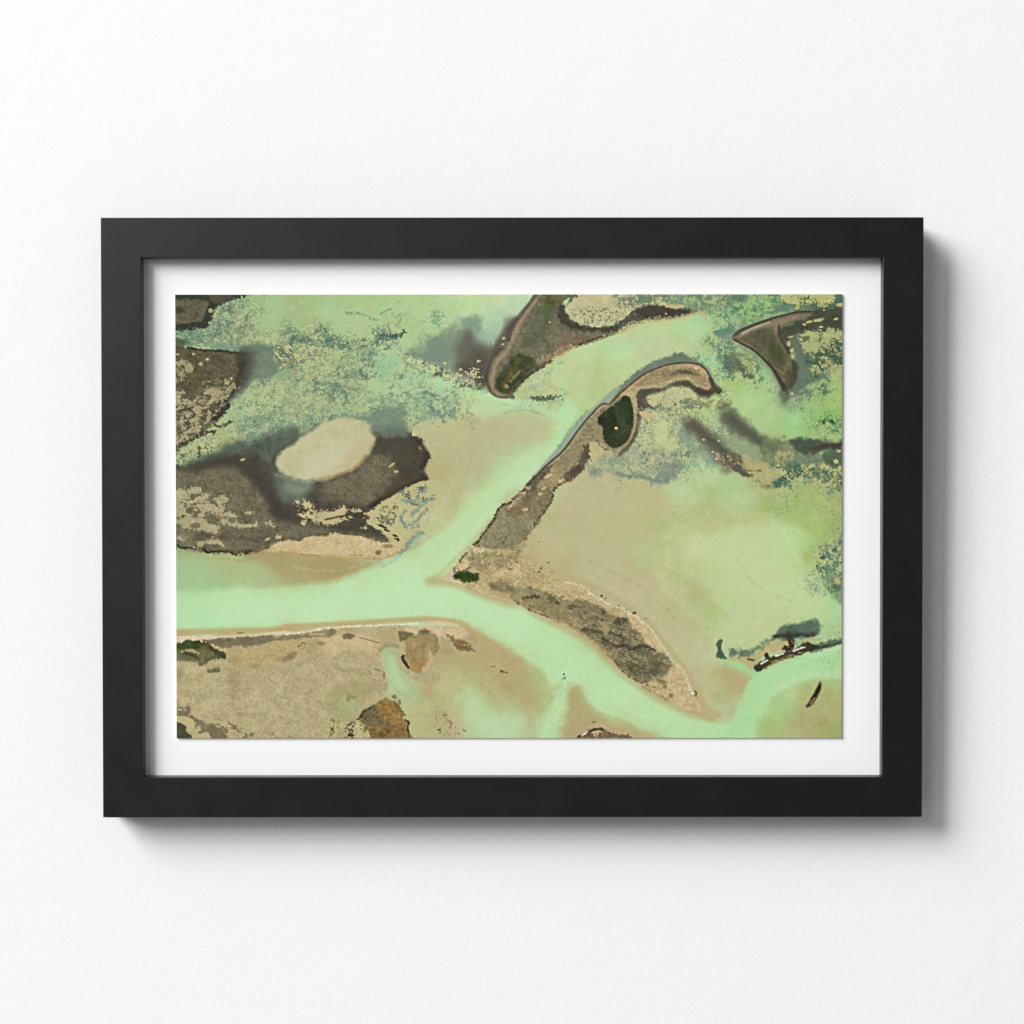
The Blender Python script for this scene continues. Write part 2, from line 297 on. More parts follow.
line("1,0: 870,180 970,130", 1.2, (105, 150, 110), .8, .8, rough=.8, rsz=3)
line("1,0: 850,400 900,375 1024,390; 2,0: 60,350", 3.4, (68, 98, 82), .8, .9, rough=1.6, rsz=2.6)
fill("1,0: 790,650 870,560 1024,560 1024,660 900,720 800,760", (140, 186, 150), soft=6, op=.3)
fill("0,0: 650,850 900,780 1024,760; 1,0: 200,850 500,1024; 1,1: 300,100 0,180; 0,1: 800,260 620,300 520,200 560,0; 0,0: 560,1000", SPK, dens=.48, dsz=2.2, fade=8, op=.4)
fill("0,1: 560,60 800,60 1024,80; 1,1: 300,60 520,100 300,190 60,240; 0,1: 900,250 700,310 600,260", (86, 130, 108), dens=.48, dsz=2.1, fade=7, op=.4)
fill("1,1: 0,0 400,0 620,60 1024,40 1024,110 700,120 420,130 200,200 0,200", (104, 142, 118), dens=.5, dsz=2.0, fade=6, op=.4)
fill("1,1: 0,0 500,0 400,120 200,150 0,180", (192, 188, 138), dens=.4, dsz=2.2, fade=6, op=.4)
fill("1,0: 700,980; 2,0: 0,900 300,900 500,960 600,1060; 2,1: 450,120 200,150 80,140; 1,1: 900,60", (118, 158, 130), dens=.46, dsz=2.3, fade=6, op=.4)
fill("2,1: 250,60 500,40 620,90 570,125 420,110 300,120", (118, 148, 122), dens=.5, dsz=2.2, fade=3, op=.8)
fill("2,0: 250,200 350,160 470,180 400,260 380,310 330,280", (125, 165, 130), dens=.55, dsz=2.4, fade=5, op=.85)
# ================= top-left islands
fill("0,0: -60,-60 680,-60 650,15 500,62 400,112 355,165 335,240 290,300 180,318 -60,305", (48, 56, 44), soft=1.2, rough=1.6, rsz=4, tex=5)
fill("0,0: -60,62 290,62 275,180 240,245 120,262 -60,258", (98, 90, 66), land=1, soft=1.3, rough=.8, tex=7)
fill("0,0: 320,-40 560,-40 520,40 410,92 335,60", (76, 74, 56), soft=1.6, rough=1, tex=6)
blob(0, 0, 30, 150, 60, 25, (45, 60, 38), .8)
blob(0, 0, 330, 150, 22, 20, (170, 170, 118), .9, hard=.7)
blob(0, 0, 20, 445, 110, 38, (60, 82, 66), .85)
fill("0,0: -60,482 60,478 130,488 250,512 450,520 620,548 668,600 640,700 615,800 560,880 500,960 440,1024; 0,1: 470,0 430,60 400,130 300,220 180,310 60,385 -60,420", (96, 84, 61), land=1, soft=1.0, rough=1.2, rsz=4, tex=8)
line("0,0: 120,488 250,515 420,520 600,545", 2.2, (46, 42, 34), .8, .9, rough=.5)
line("0,0: 620,570 620,680 590,800 520,900 450,1024", 11, (56, 48, 38), 4, .85, w2=6, rough=1)
fill("0,0: -60,600 120,620 180,700 120,760 60,800 -60,820", (158, 146, 108), dens=.62, dsz=4.5, fade=3)
fill("0,0: -60,900 180,920 300,860 430,880 500,900 440,1024; 0,1: 450,60 330,180 120,330 -60,380", (164, 150, 116), dens=.56, dsz=4.2, dang=-25, dstr=1.5, fade=5, tex=5)
fill("0,0: 200,830 480,760 560,830 560,900 300,880", (160, 148, 108), dens=.33, dsz=3, fade=3)
for (x_, y_, q_) in ((170, 550, 14), (300, 600, 14), (235, 640, 20), (25, 550, 12), (480, 820, 16), (515, 775, 11), (485, 935, 14), (590, 858, 14)):
    blob(0, 0, x_, y_, q_, q_*.8, (178, 166, 122), .95, hard=.6, rough=.3)
line("0,1: 490,0 430,70 370,120", 5, (48, 44, 34), 1, .9, rough=1.2, rsz=3)
line("0,1: 510,150 430,190 360,180", 3, (60, 66, 52), 1, .85, rough=1, rsz=3)
line("0,1: 360,245 230,270 120,330 0,385", 3.2, (60, 54, 42), 1, .85, rough=1.4, rsz=3)
fill("0,1: 60,400 260,330 420,310 520,330 440,420 300,430 150,480 -60,520 -60,430", SPK, dens=.5, dsz=2.2, fade=4, op=.8)
fill("0,1: -60,480 100,440 240,360 420,350 300,460 150,520 -60,540", (70, 88, 68), dens=.33, dsz=2.2, fade=3, op=.9)
line("0,0: 630,560 680,620 660,720 620,830 560,910", 10, (74, 78, 66), 7, .7, w2=5)
# ================= big dark flat with pale oval
fill("0,1: -60,570 60,560 200,525 400,450 520,400 660,380 800,340 1024,290; 1,1: 120,300 250,260 420,200 600,160 760,235 860,245 1024,245; 2,1: 45,240 74,240 185,300 235,330 200,400 290,442 300,490 242,560 220,620 280,680 150,730 0,790; 1,1: 980,830 900,890 820,940 740,1000; 1,2: 740,40 800,95 900,165 935,230 850,235 720,190 600,176 450,155 400,150 380,182 250,182 180,192 120,232 0,216; 0,2: 960,232 880,232 860,300 780,322 600,332 480,332 300,337 190,306 100,300 30,272 -60,265",
     (70, 66, 53), soft=1.1, rough=1.2, rsz=3.5, tex=6)
fill("0,1: 120,540 300,470 400,420 500,345 650,320 800,270 1024,200; 1,1: 150,235 300,170 200,300 20,400; 0,1: 900,480 980,640 1024,900 940,800 820,520 640,440", (84, 98, 82), soft=6, op=.92, rough=2.5, rsz=8, tex=9)
fill("0,1: 970,640 1024,660; 1,1: 230,700 260,720 180,800 200,900 40,880; 0,1: 1000,860 930,820", (96, 108, 88), soft=7, op=.9, rough=1.5, tex=7)
fill("0,1: 60,550 300,480 500,350 560,420 380,500 100,580", (74, 92, 76), soft=3, op=.6)
fill("1,1: 560,100 740,110 860,40 1024,30; 2,1: 50,60 78,180 74,255 0,265; 1,1: 900,265 800,230 700,140", (118, 138, 114), soft=7, op=.95, rough=2, tex=6)
fill("0,1: -60,640 200,612 330,568 450,558 560,580 660,650 760,780 850,900 900,1024; 1,2: 200,60 400,120 700,160 930,225 850,235 720,190 600,176 450,155 400,150 380,182 250,182 180,192 120,232 0,216; 0,2: 960,232 880,232 860,300 780,322 600,332 480,332 300,330 190,300 100,295 30,265 -60,260", (110, 101, 77), land=.8, soft=5, rough=1, tex=8)
fill("1,1: 330,690 480,655 620,600 740,480 830,420 980,440 1024,560 960,720 850,830 700,900 480,900 330,850", (112, 101, 78), land=.8, soft=8, op=1, rough=2, tex=7)
fill("1,1: 780,400 1024,330; 2,1: 60,310 180,400 200,560 0,600; 1,1: 980,500 840,440", (72, 68, 53), soft=4, op=.8, tex=5)
line("2,1: 180,310 240,400; 2,1: 270,470 225,600 250,675 100,740 0,780; 1,1: 900,850 780,930", 5, (58, 50, 38), 2, .85, tex=4)
fill("1,1: 880,820 1024,700; 2,1: 60,600 150,700 0,770; 1,1: 920,860", (88, 66, 46), soft=3, op=.6, tex=5)
blob(1, 1, 740, 870, 70, 40, (130, 108, 78), .6, ang=-20)
blob(1, 1, 970, 550, 35, 11, (188, 172, 122), .95, ang=-35, hard=.7)
blob(1, 1, 1010, 610, 25, 14, (180, 160, 118), .9, hard=.6)
blob(0, 1, 620, 500, 25, 13, (185, 178, 130), .95, ang=-15, hard=.8)
fill("0,1: 940,480 1010,400; 1,1: 60,350 200,245 330,172 450,130 540,118 660,130 750,172 790,232 828,310 800,370 740,455 685,530 600,600 480,645 350,682 250,692 130,690 20,662; 0,1: 985,625 935,560", (191, 187, 146), land=-1, soft=2.8, rough=1.3, rsz=7, tex=5)
fill("1,1: 150,520 300,420 520,330 600,420 500,560 350,640 180,640", (202, 198, 165), soft=7, op=.6)
fill("1,1: 480,560 640,360 800,300 780,380 690,500 600,580 430,650 300,670", (194, 176, 137), soft=6, op=.6)
line("1,1: 720,480 640,560 520,620 400,660 300,680", 2.2, (160, 124, 78), 1.5, .6, rough=.6)
line("1,1: 1024,800; 1,1: 790,385 720,490 650,560", .8, (50, 44, 36), 1, .0)
fill("1,1: 0,700 130,715 240,730 200,800 80,830 -20,780", (146, 160, 136), soft=5, op=.5)
line("0,1: 930,640 1000,660; 1,1: 120,705 250,705", 2.4, (150, 162, 136), 2.4, .6)
line("0,1: 200,560 420,500 580,540 760,680 900,880 960,1010; 1,2: 60,40", 9, (66, 60, 47), 7, .6)
line("1,1: 840,400 960,380 1024,400; 2,1: 120,420", 8, (76, 72, 58), 7, .6)
line("1,1: 830,235 930,240 1024,235; 2,1: 66,235", 7, (96, 110, 92), 6, .85, tex=6)
# tan flecks on the flat
fill("0,1: -60,800 130,750 240,750 260,820 340,860 440,830 500,885 450,1024; 0,2: 420,60 380,180 200,160 250,330 60,270 -60,260", (170, 156, 120), dens=.27, dsz=3.4, dang=0, dstr=1.4, fade=3, tex=5)
for s_ in ("0,1: 130,765 220,748 242,790 205,812 150,800", "0,1: 150,880 270,812 322,820 250,880 180,895", "0,1: 345,868 440,832 490,880 442,902 448,970 400,965 380,885", "0,1: 170,925 330,905 380,930 420,985 290,975 250,1024 210,1015 240,960",
           "0,1: 0,805 90,795 85,850 50,870 85,960 60,1024 -60,1024", "0,1: 440,990 520,985 570,1020 500,1040", "0,1: 640,985 680,972 710,1000 660,1000",
           "0,2: 430,20 560,10 580,60 690,75 745,60 745,85 640,105 560,100 500,90 480,60 430,90", "0,2: 830,60 890,50 915,90 895,100 870,70", "0,2: 0,30 280,20 300,60 400,90 380,140 330,150 200,130 130,100 60,110",
           "0,2: 200,240 330,200 440,250 420,280 300,250 230,275", "0,2: 925,180 965,180 965,210 930,210"):
    fill(s_, (174, 161, 125), soft=.9, rough=1.5, rsz=3.4, tex=6)
for (x_, y_, a_, b_, g_) in ((185, 85, 46, 26, (108, 103, 78)), (245, 180, 88, 48, (94, 89, 68)), (100, 172, 52, 46, (128, 120, 90)), (30, 120, 40, 50, (110, 104, 78)), (340, 25, 60, 45, (104, 98, 74)), (520, 35, 40, 28, (110, 104, 78)), (125, 950-700, 80, 26, (120, 112, 82)), (345, 275, 60, 22, (105, 98, 72))):
    blob(0, 2, x_, y_, a_, b_, g_, .9, hard=.5, rough=.25, tex=6)
blob(0, 2, 820, 210, 100, 70, (84, 80, 62), .6, rough=.4)
line("0,2: 430,190 560,190 700,210 820,250", 4, (88, 82, 62), 2, .6, rough=1)
blob(0, 2, 850, 210, 28, 12, (180, 165, 125), .9, ang=-30, hard=.5); blob(0, 2, 945, 190, 24, 14, (184, 168, 128), .9, hard=.6); blob(0, 2, 912, 262, 16, 14, (112, 110, 84), .9, hard=.5)
line("0,2: 20,268 60,295 120,288 190,306", 1.5, (42, 34, 26), .5, .95, rough=.4)
line("0,2: 258,295 290,328 360,325 440,318 520,330", 1.8, (46, 38, 28), .6, .95, rough=.5)
fill("0,2: 450,315 680,305 690,340 600,370 480,345", (74, 52, 34), dens=.55, dsz=2.2, fade=1.5)
line("0,2: 380,300 500,318 660,305 810,318", 1.1, (120, 84, 54), .6, .8, rough=.4)
fill("1,1: 60,880 230,880 250,960 400,960 560,930 660,960 640,1024; 1,2: 520,50 380,80 250,60 130,10; 1,1: 120,1024", (186, 174, 130), dens=.3, dsz=3, fade=4, tex=4)
for s_ in ("1,1: 75,885 110,885 105,908 80,905", "1,1: 140,915 180,885 235,905 240,950 200,950", "1,1: 300,1024 360,975 420,985 520,935 560,970 540,1024", "1,1: 600,965 665,960 670,985 610,980", "1,2: 250,30 330,-10 480,0 510,42 430,72 340,70 300,40",
           "1,2: 140,60 180,40 165,85", "1,2: 690,105 740,95 735,112 700,120", "1,1: 100,1024 180,995 270,1000 280,1030", "1,1: 720,1000 800,975 820,1030 720,1040"):
    fill(s_, (188, 176, 131), soft=.9, rough=1.5, rsz=3.2, tex=5)
line("1,1: 560,1010; 1,2: 360,28 420,18", 1.8, (70, 64, 50), .6, .8)
line("1,2: 560,-20 700,-10 760,20", 4, (62, 54, 42), 1.5, .8, rough=1)
line("1,2: 380,150 385,130 430,140 435,105", 1.2, (84, 78, 60), .6, .8)
# speckled corner above the river
fill("1,1: 1040,815 930,860 840,930 790,1024; 1,2: 740,50 800,90 880,130 950,180 1024,260; 2,2: 0,330 100,280 180,200 230,120 240,0; 2,1: 330,960 360,830 280,700 100,750", (190, 183, 132), land=-1, soft=1.2, op=.9, rough=1, tex=4)
fill("1,1: 1024,860 900,930 820,1024; 1,2: 780,60 960,90; 2,2: 0,0; 2,1: 0,850", (112, 112, 88), dens=.42, dsz=2.2, fade=3)
fill("2,1: 0,800 130,770 240,740 280,860 200,920 60,900", (100, 112, 96), dens=.5, dsz=3.6, fade=2)
for s_, w_ in (("2,1: 250,740 255,790 200,800 170,870 110,890 50,880", 3), ("2,1: 330,850 240,900 190,950 130,1010", 4), ("2,1: 70,970 30,1024; 2,2: 60,70 110,75 180,40 210,0", 3.2), ("2,1: 270,970 210,1020", 3), ("2,2: 30,10 40,50 75,95", 2.8), ("2,2: 140,110 200,85", 2.2), ("2,2: 170,150 230,150", 2.5),
               ("2,2: 225,155 150,200 110,240 70,300 20,340", 4), ("2,2: 80,250 150,240", 2)):
    line(s_, w_, (120, 146, 132), .9, .75, rough=1.3, rsz=2.8, tex=8)
line("2,2: 200,190 140,280", 6, (150, 190, 160), 2, .5, rough=1)
line("2,2: 20,345 -20,380; 1,2: 1000,400 880,460", 3, (150, 185, 165), 2, .5, rough=1)
for (x_, y_) in ((870, 85), (900, 100), (925, 130), (1000, 180), (1015, 210)):
    blob(1, 2, x_, y_, 30, 11, (58, 50, 36), .9, ang=20, hard=.6, rough=.3)
blob(2, 2, 5, 215, 10, 20, (60, 52, 36), .9, hard=.6)
# sand bar along the north bank
fill("0,2: 800,322 860,298 900,262 960,235 1024,222; 1,2: 60,222 120,234 180,194 250,182 380,184 400,148 420,165 450,150 490,165 600,177 720,192 850,236 930,242 1024,250; 2,2: 20,300; 1,2: 960,368 880,398 780,398 500,382 300,374 100,350; 0,2: 1000,330 900,338", (201, 179, 137), land=.7, soft=1, rough=.6, rsz=3, tex=8, tsz=2)
line("0,2: 800,320 900,340; 1,2: 0,330 200,360 500,375 800,392 950,368 1024,330", 2.2, (184, 146, 94), 1.2, .6, rough=.5)
line("1,2: 580,358 700,358", 1, (160, 112, 66), .5, .7); line("1,2: 120,350 320,365", 1, (160, 112, 66), .5, .6)
blob(1, 2, 845, 335, 28, 22, (124, 104, 72), .9, hard=.4, rough=.3); blob(1, 2, 930, 275, 50, 18, (150, 128, 90), .9, hard=.3, rough=.3)
fill("0,2: 760,350 1024,350; 1,2: 300,385 780,405 860,420 700,490 500,560 300,595 0,600; 0,2: 900,520", (170, 155, 107), soft=8, op=.85, rough=1)
fill("1,2: 200,430 600,420 780,440 560,530 300,560", (166, 150, 98), soft=3, op=.5)
# ================= smoke and flecks, top centre
fill("2,0: 90,500 240,500 300,400 450,350 560,290 640,220 770,230 760,330 850,420 1024,250; 3,0: 60,300; 2,0: 1000,520 870,640 830,760 860,880 740,860 600,810 500,740 400,690 240,640 100,610", (122, 140, 120), soft=6, op=.9, rough=3, rsz=7, tex=5)
blob(2, 0, 350, 520, 150, 90, (116, 140, 120), .6, rough=.2)
blob(2, 0, 680, 260, 90, 50, (130, 160, 138), .7)
blob(2, 0, 800, 400, 80, 60, (155, 185, 158), .75)
blob(2, 0, 900, 330, 90, 80, (165, 192, 162), .8)
blob(2, 0, 640, 540, 110, 150, (98, 92, 80), .8); blob(2, 0, 650, 400, 45, 70, (95, 90, 80), .6)
blob(2, 0, 780, 620, 120, 150, (84, 78, 66), .9); blob(2, 0, 620, 680, 90, 60, (80, 76, 66), .8); blob(2, 0, 780, 780, 90, 80, (76, 70, 60), .85)
line("3,0: 60,250 0,320; 2,0: 980,400 900,540", 9, (84, 74, 62), 3.5, .8)
fill("2,0: 240,600 420,640 520,740 640,800 800,860 860,900 700,900 520,860 400,780 200,680", (92, 104, 88), dens=.42, dsz=2, fade=4)
fill("2,0: 80,560 220,600 350,640 500,740 600,760 560,800 400,760 200,680 80,620", (188, 200, 145), dens=.5, dsz=2.4, fade=3)
for (x_, y_, a_, b_) in ((700, 745, 48, 34), (650, 810, 40, 26), (560, 752, 34, 20), (710, 685, 20, 12), (580, 690, 14, 10), (490, 790, 24, 18), (750, 615, 10, 9), (978, 408, 14, 12), (882, 450, 14, 12), (970, 465, 11, 9), (120, 580, 20, 12), (330, 665, 24, 14), (760, 825, 10, 6), (740, 690, 10, 8), (440, 640, 14, 10)):
    blob(2, 0, x_, y_, a_*1.15, b_*1.15, (196, 188, 145), .95, hard=.6, rough=.8, tex=6, dens=.62, dsz=1.8)
# ================= island at the top edge
fill("3,0: 275,-30 180,110 100,215 30,330; 2,0: 1000,450 940,540 870,640 835,760 850,870 900,925 980,945; 3,0: 30,955 50,890 150,790 250,702 350,640 400,590 500,532 560,512 620,475 720,452 850,405 950,352 1040,318 1040,290 900,298 820,320 740,300 640,290 520,250 460,170 520,60 620,-30", (112, 107, 82), land=.8, soft=1, rough=.7, rsz=3, tex=9)
fill("3,0: 620,-40 550,70 470,110 455,190 500,280 620,330 800,340 1040,330 1040,285 900,296 820,300 740,290 640,268 570,220 530,150 545,90 620,35 700,10 700,-40", (72, 66, 53), soft=2.2, rough=1.3, rsz=4, tex=5)
fill("3,0: 480,360 560,340 700,380 860,370 720,445 560,500 450,560 420,500", (124, 108, 86), soft=3, op=.8, tex=7)
line("3,0: 1024,335 900,385 780,425 650,468 600,470", 3, (66, 54, 44), .9, .9, rough=.9, rsz=3)
fill("3,0: 500,470 640,460 560,530 400,600 300,640 250,600 400,540", (158, 132, 98), dens=.55, dsz=3, fade=2, tex=8)
line("3,0: 400,610 340,650 260,700 150,780 90,850 50,900 40,950", 3, (70, 62, 52), .9, .85, rough=.9, rsz=3)
line("3,0: 275,0 190,130 100,270 30,420; 2,0: 1010,520 920,620 880,740 870,840 920,915 1000,940", 5, (158, 134, 106), 1.6, .85, w2=3.6, tex=6)
line("3,0: 262,0 160,125 90,215 20,320; 2,0: 1020,420", 3, (86, 74, 64), 1.4, .8, w2=5)
line("2,0: 960,500 880,580 830,700 825,800 860,900 930,945 1024,950; 3,0: 40,955", 2.6, (88, 66, 50), 1, .75)
fill("3,0: 300,120 420,60 440,160 360,300 300,420 180,500 120,480 200,300", (92, 98, 72), soft=3, op=.75, tex=10)
blob(3, 0, 385, 55, 70, 60, (84, 86, 38), .85, rough=.3, tex=12); blob(3, 0, 440, 40, 50, 30, (104, 96, 50), .7, rough=.3); blob(3, 0, 345, 200, 28, 70, (82, 92, 58), .7, rough=.3)
fill("2,0: 1024,620 970,690 910,790 905,850 950,905 1024,925; 3,0: 20,900 100,810 170,740 240,640 200,580 100,560 0,590", (66, 70, 42), soft=3, rough=1, tex=10)
line("3,0: 90,610 40,700; 2,0: 1010,790 960,870", 6, (104, 96, 42), 3, .75, w2=3, rough=1, tex=10)
line("3,0: 110,700 20,800", 2.5, (150, 132, 80), 1, .8, rough=.6); blob(2, 0, 1000, 850, 22, 20, (165, 145, 100), .85, rough=.4)
line("2,0: 930,800 950,880", 4, (50, 60, 30), 1.5, .7)
blob(3, 0, 380, 258, 12, 10, (160, 150, 120), .9, hard=.6)
# speckled shoal right of it
fill("3,0: 705,-40 620,38 550,90 535,150 572,215 640,265 740,285 820,300 900,290 1024,270; 4,0: 150,300 0,340 60,200 150,130 400,90 420,-40", (192, 187, 142), soft=1.2, rough=1.8, rsz=3, tex=9, tsz=2)
fill("3,0: 560,200 700,100 900,80 1024,60; 4,0: 300,-40 420,60 150,150 0,340; 3,0: 900,310 700,290", (104, 120, 98), dens=.3, dsz=1.8, fade=8, op=.8)
fill("4,0: 0,-40 1024,-40 1024,60 900,130 700,180 400,110 100,100 0,60", (104, 128, 102), dens=.62, dsz=3, fade=5, op=.9)
fill("4,0: 420,-40 1024,-40 1024,40 920,120 800,165 640,170 500,120 440,60", (108, 138, 110), soft=3, op=.6, tex=9)
fill("4,0: 450,0 1024,-30 1000,100 700,150 560,100", (165, 180, 125), dens=.3, dsz=2.2, fade=6)
fill("4,0: 60,180 140,110 260,95 400,110 560,135 700,160 600,200 430,235 330,230 240,245 120,290 -60,340; 3,0: 960,300; 4,0: 0,240", (84, 82, 66), dens=.8, dsz=3, fade=3)
fill("4,0: 150,150 260,100 400,112 560,135 705,160 600,200 480,218 400,232 250,235 180,200", (70, 64, 53), soft=1.6, rough=1, rsz=3, tex=5)
fill("4,0: 410,105 460,95 580,100 575,125 500,135 430,120", (188, 178, 128), soft=.8, rough=.8, rsz=2.5)
blob(4, 0, 425, 182, 12, 10, (176, 152, 112), .9, hard=.6); blob(4, 0, 365, 205, 10, 8, (176, 152, 112), .8, hard=.6)
line("4,0: 0,350 140,275 300,240 450,232 600,205 720,172 800,190", 4, (192, 180, 130), 1.6, .7, rough=1.2, rsz=3, tex=6)
line("4,0: 0,345 100,290 180,262 280,240", 1.6, (92, 86, 70), .8, .5, rough=1.2, rsz=2.5, dens=.5, dsz=2.5)
line("3,0: 470,590 600,500 800,430 1000,350", 2, (190, 182, 132), 1.4, .6, rough=1.2, rsz=3)
line("3,0: 60,920 200,780 300,710 450,600", 3, (186, 182, 130), 1.6, .6, rough=1.4, rsz=3)
for s_, w_ in (("3,0: 340,740 400,690", 3), ("3,0: 460,640 510,625", 2), ("3,0: 140,890 260,850", 3), ("3,0: 300,710 380,740", 1.4)):
    line(s_, w_, (140, 172, 152), 1.2, .6, rough=1, rsz=3)
fill("3,0: 180,950 260,930 340,945 370,920 410,940 480,935 400,980 300,990 230,975", (98, 112, 92), soft=1, rough=1.5, rsz=2.5, tex=8)
fill("2,0: 1000,940; 3,0: 60,900 180,830 260,860 300,920 160,980 60,960", (178, 188, 132), dens=.5, dsz=2.4, fade=3)
# ================= arm halo and the long spit
fill("3,1: 170,725 300,560 440,400 560,250 640,150 740,50 800,0; 3,0: 900,930 1000,850; 4,0: 60,830; 3,0: 1000,940 900,1010; 3,1: 840,10 750,100 640,230 500,420 340,560 230,680", (146, 162, 144), soft=1.5, op=.85)
line("3,1: 470,370 560,240 640,150 720,60", 2, (112, 150, 122), 1.5, .6, rough=1)
fill("3,0: 980,930; 4,0: 40,820 150,715 290,630 400,590 465,580 505,545 580,545 625,580 700,600 780,650 835,730 880,820 920,900 870,880 800,720 700,665 560,650 400,680 200,770 60,870; 3,0: 1000,960", (112, 126, 106), soft=1.8, rough=1, rsz=4, tex=5)
blob(4, 0, 540, 590, 90, 36, (98, 118, 94), .7)
line("4,0: 800,690 850,780 900,880", 5, (140, 160, 138), 2, .6)
fill("4,0: 160,1060 155,890 250,868 380,858 480,818 570,790 640,800 700,850 780,890 850,880 880,850 905,895 870,930 780,952 720,942 685,900 640,872 570,852 500,852 430,880 350,908 285,930 245,960 290,990 330,1060", (84, 77, 61), soft=2.6, rough=.9, tex=6)
blob(4, 0, 270, 990, 60, 40, (110, 108, 92), .7)
fill("4,0: 350,920 480,860 600,860 680,910 700,1060 350,1060 240,950", (192, 190, 142), dens=.75, dsz=3, fade=2, tex=4)
fill("4,0: 700,980 800,955 900,910 1000,1060 700,1060", (150, 145, 100), dens=.4, dsz=2.4, fade=3)
LAND = "2,2: 412,590 480,505 530,462 580,385 640,330 705,270 780,170 850,70 900,0; 2,1: 905,1005 950,935 1024,902; 3,1: 0,900 100,812 200,702 350,552 500,422 650,222 750,102 850,0; 3,0: 905,1020 1020,912; 4,0: 0,905 130,805 250,722 400,662 500,642 620,636 720,652 790,702 832,780 868,858 838,890 780,880 700,842 640,792 570,786 480,812 380,852 250,862 178,885 160,930 160,1024; 4,1: 152,60 148,160 122,250 82,350 0,412; 3,1: 1024,408 950,400 880,372 800,330 740,345 700,400 660,500 600,570 540,640 500,682 432,752 402,800 398,862 332,980 290,1024; 3,2: 290,30 240,100 160,210 160,330 250,420 330,520 430,572 540,602 700,662 850,742 980,832 1030,850; 4,2: 100,892 200,962 262,1024; 4,3: 295,10 335,75 385,155 450,242 520,322 602,422 652,530 702,592 742,690 762,800 720,802 600,762 450,692 300,612 200,532 100,462 0,382; 3,3: 1000,360 880,252 780,152 650,52 580,10; 3,2: 500,1010 380,952 250,882 100,802 0,782; 2,2: 1010,800 850,742 700,692 600,642 500,612"
line("2,2: 300,595 420,500 560,360 690,240 850,40", 3, (184, 180, 130), 3, .6)
line("2,2: 290,598 420,602 500,615 600,645 700,692 850,745 1010,800; 3,2: 100,805 250,885 380,955 500,1012; 3,3: 650,56 780,156 880,256 1000,364; 4,3: 100,465 300,615 450,695 600,765 720,805 860,830", 8.5, (182, 168, 120), 3.8, .7, tex=4)
fill("4,3: 740,640 800,720 950,800 860,850 760,820 700,780", (188, 170, 126), soft=3, op=.8)
line("4,2: 250,960; 4,3: 330,30 480,230 620,400 700,560 780,700", 5, (184, 166, 120), 3, .7)
line("3,2: 430,540 700,620 900,720; 4,2: 60,830 230,950", 5, (180, 164, 118), 3, .5)
fill(LAND, (186, 166, 123), land=1, soft=.9, rough=.5, rsz=3, tex=9, tsz=3)
line("3,2: 120,260 200,360 300,470 400,550 520,590", 9, (189, 172, 128), 6, .8)
line("3,2: 260,120 190,220 150,300", 5, (190, 176, 132), 4, .6)
# spit: upper brown strip
fill("2,2: 705,262 790,165 900,0; 2,1: 960,925 1024,905; 3,1: 100,815 200,705 350,555 500,425 650,225 750,105 900,0 1024,-60; 3,1: 1024,408 900,380 800,330 740,345 700,400 660,500 600,570 540,640 500,682 432,752 402,800 398,862 332,980 290,1024; 3,2: 290,30 240,100 150,210 60,290 -20,300; 2,2: 980,290 850,300 740,260", (146, 132, 99), soft=1.8, rough=.8, tex=13, tsz=3)
fill("3,1: 0,900 200,720 350,560 500,430 700,230 860,200 720,370 600,560 430,720 300,1024; 3,2: 150,200; 2,2: 800,250", (176, 152, 110), dens=.22, dsz=3.6, dang=-50, dstr=2.2, fade=4, op=.6)
fill("3,1: 0,930 200,750 350,580 480,640 400,800 300,1024; 3,2: 100,230; 2,2: 760,260 900,40", (98, 88, 64), dens=.22, dsz=3.6, dang=-50, dstr=2, fade=4, op=.6)
fill("2,2: 740,240 900,0 1024,0; 3,2: 280,20 230,100 120,240 0,270; 2,2: 980,290 830,280", (140, 130, 98), soft=2, op=.85, rough=1, tex=9)
fill("2,1: 1024,960; 3,1: 100,850 200,760 300,780 380,800 330,950 250,1024 0,1024", (128, 110, 78), soft=3, op=.7, rough=1.5, tex=13)
fill("3,1: 340,590 430,560 500,620 500,680 420,740 330,700 360,640", (168, 144, 104), soft=2.5, op=.8, rough=1.5, tex=12)
fill("3,1: 150,740 340,560 400,560 370,620 290,700 240,790 160,790", (92, 84, 66), soft=1.4, op=.85, rough=1.2, tex=8)
fill("3,1: 450,540 700,280 790,120 830,180 860,320 720,380 650,480 560,600 480,640", (146, 130, 98), soft=3, op=.7, tex=6)
fill("3,1: 700,370 755,360 745,440 755,490 700,560 690,600 640,645 560,705 520,690 500,660 560,600 640,530 660,450", (98, 83, 63), soft=1.5, rough=1.4, rsz=3, tex=12)
line("3,1: 530,700 450,745 410,800 400,870 340,960 295,1024; 3,2: 270,30 240,90", 2.2, (92, 68, 44), .8, .85, rough=1.2, rsz=2.6)
for (x_, y_) in ((320, 770), (290, 820), (350, 660), (150, 960), (60, 860), (480, 700), (370, 650)):
    blob(3, 1, x_, y_, 24, 14, (212, 182, 142), .85, ang=-20, hard=.3, rough=.5)
fill("3,1: 0,880 150,740 200,760 80,900 0,960", (196, 168, 132), dens=.4, dsz=2.6, fade=2)
line("2,2: 700,262 745,225 790,165 850,80 905,0; 2,1: 900,1005 955,930 1024,900", 2, (62, 54, 42), .8, .9, rough=.9, rsz=2.6)
line("3,1: 0,908 90,825 180,735", 2, (74, 62, 48), .8, .85, rough=1.1, rsz=2.6)
line("3,1: 170,740 240,665 350,552 500,418 650,215 750,95 860,-10; 3,0: 930,1010 1024,915; 4,0: 130,808 250,724 400,664 500,642 620,634 725,650 795,702 838,785 866,850", 1.9, (74, 62, 53), .9, .9, tex=5)
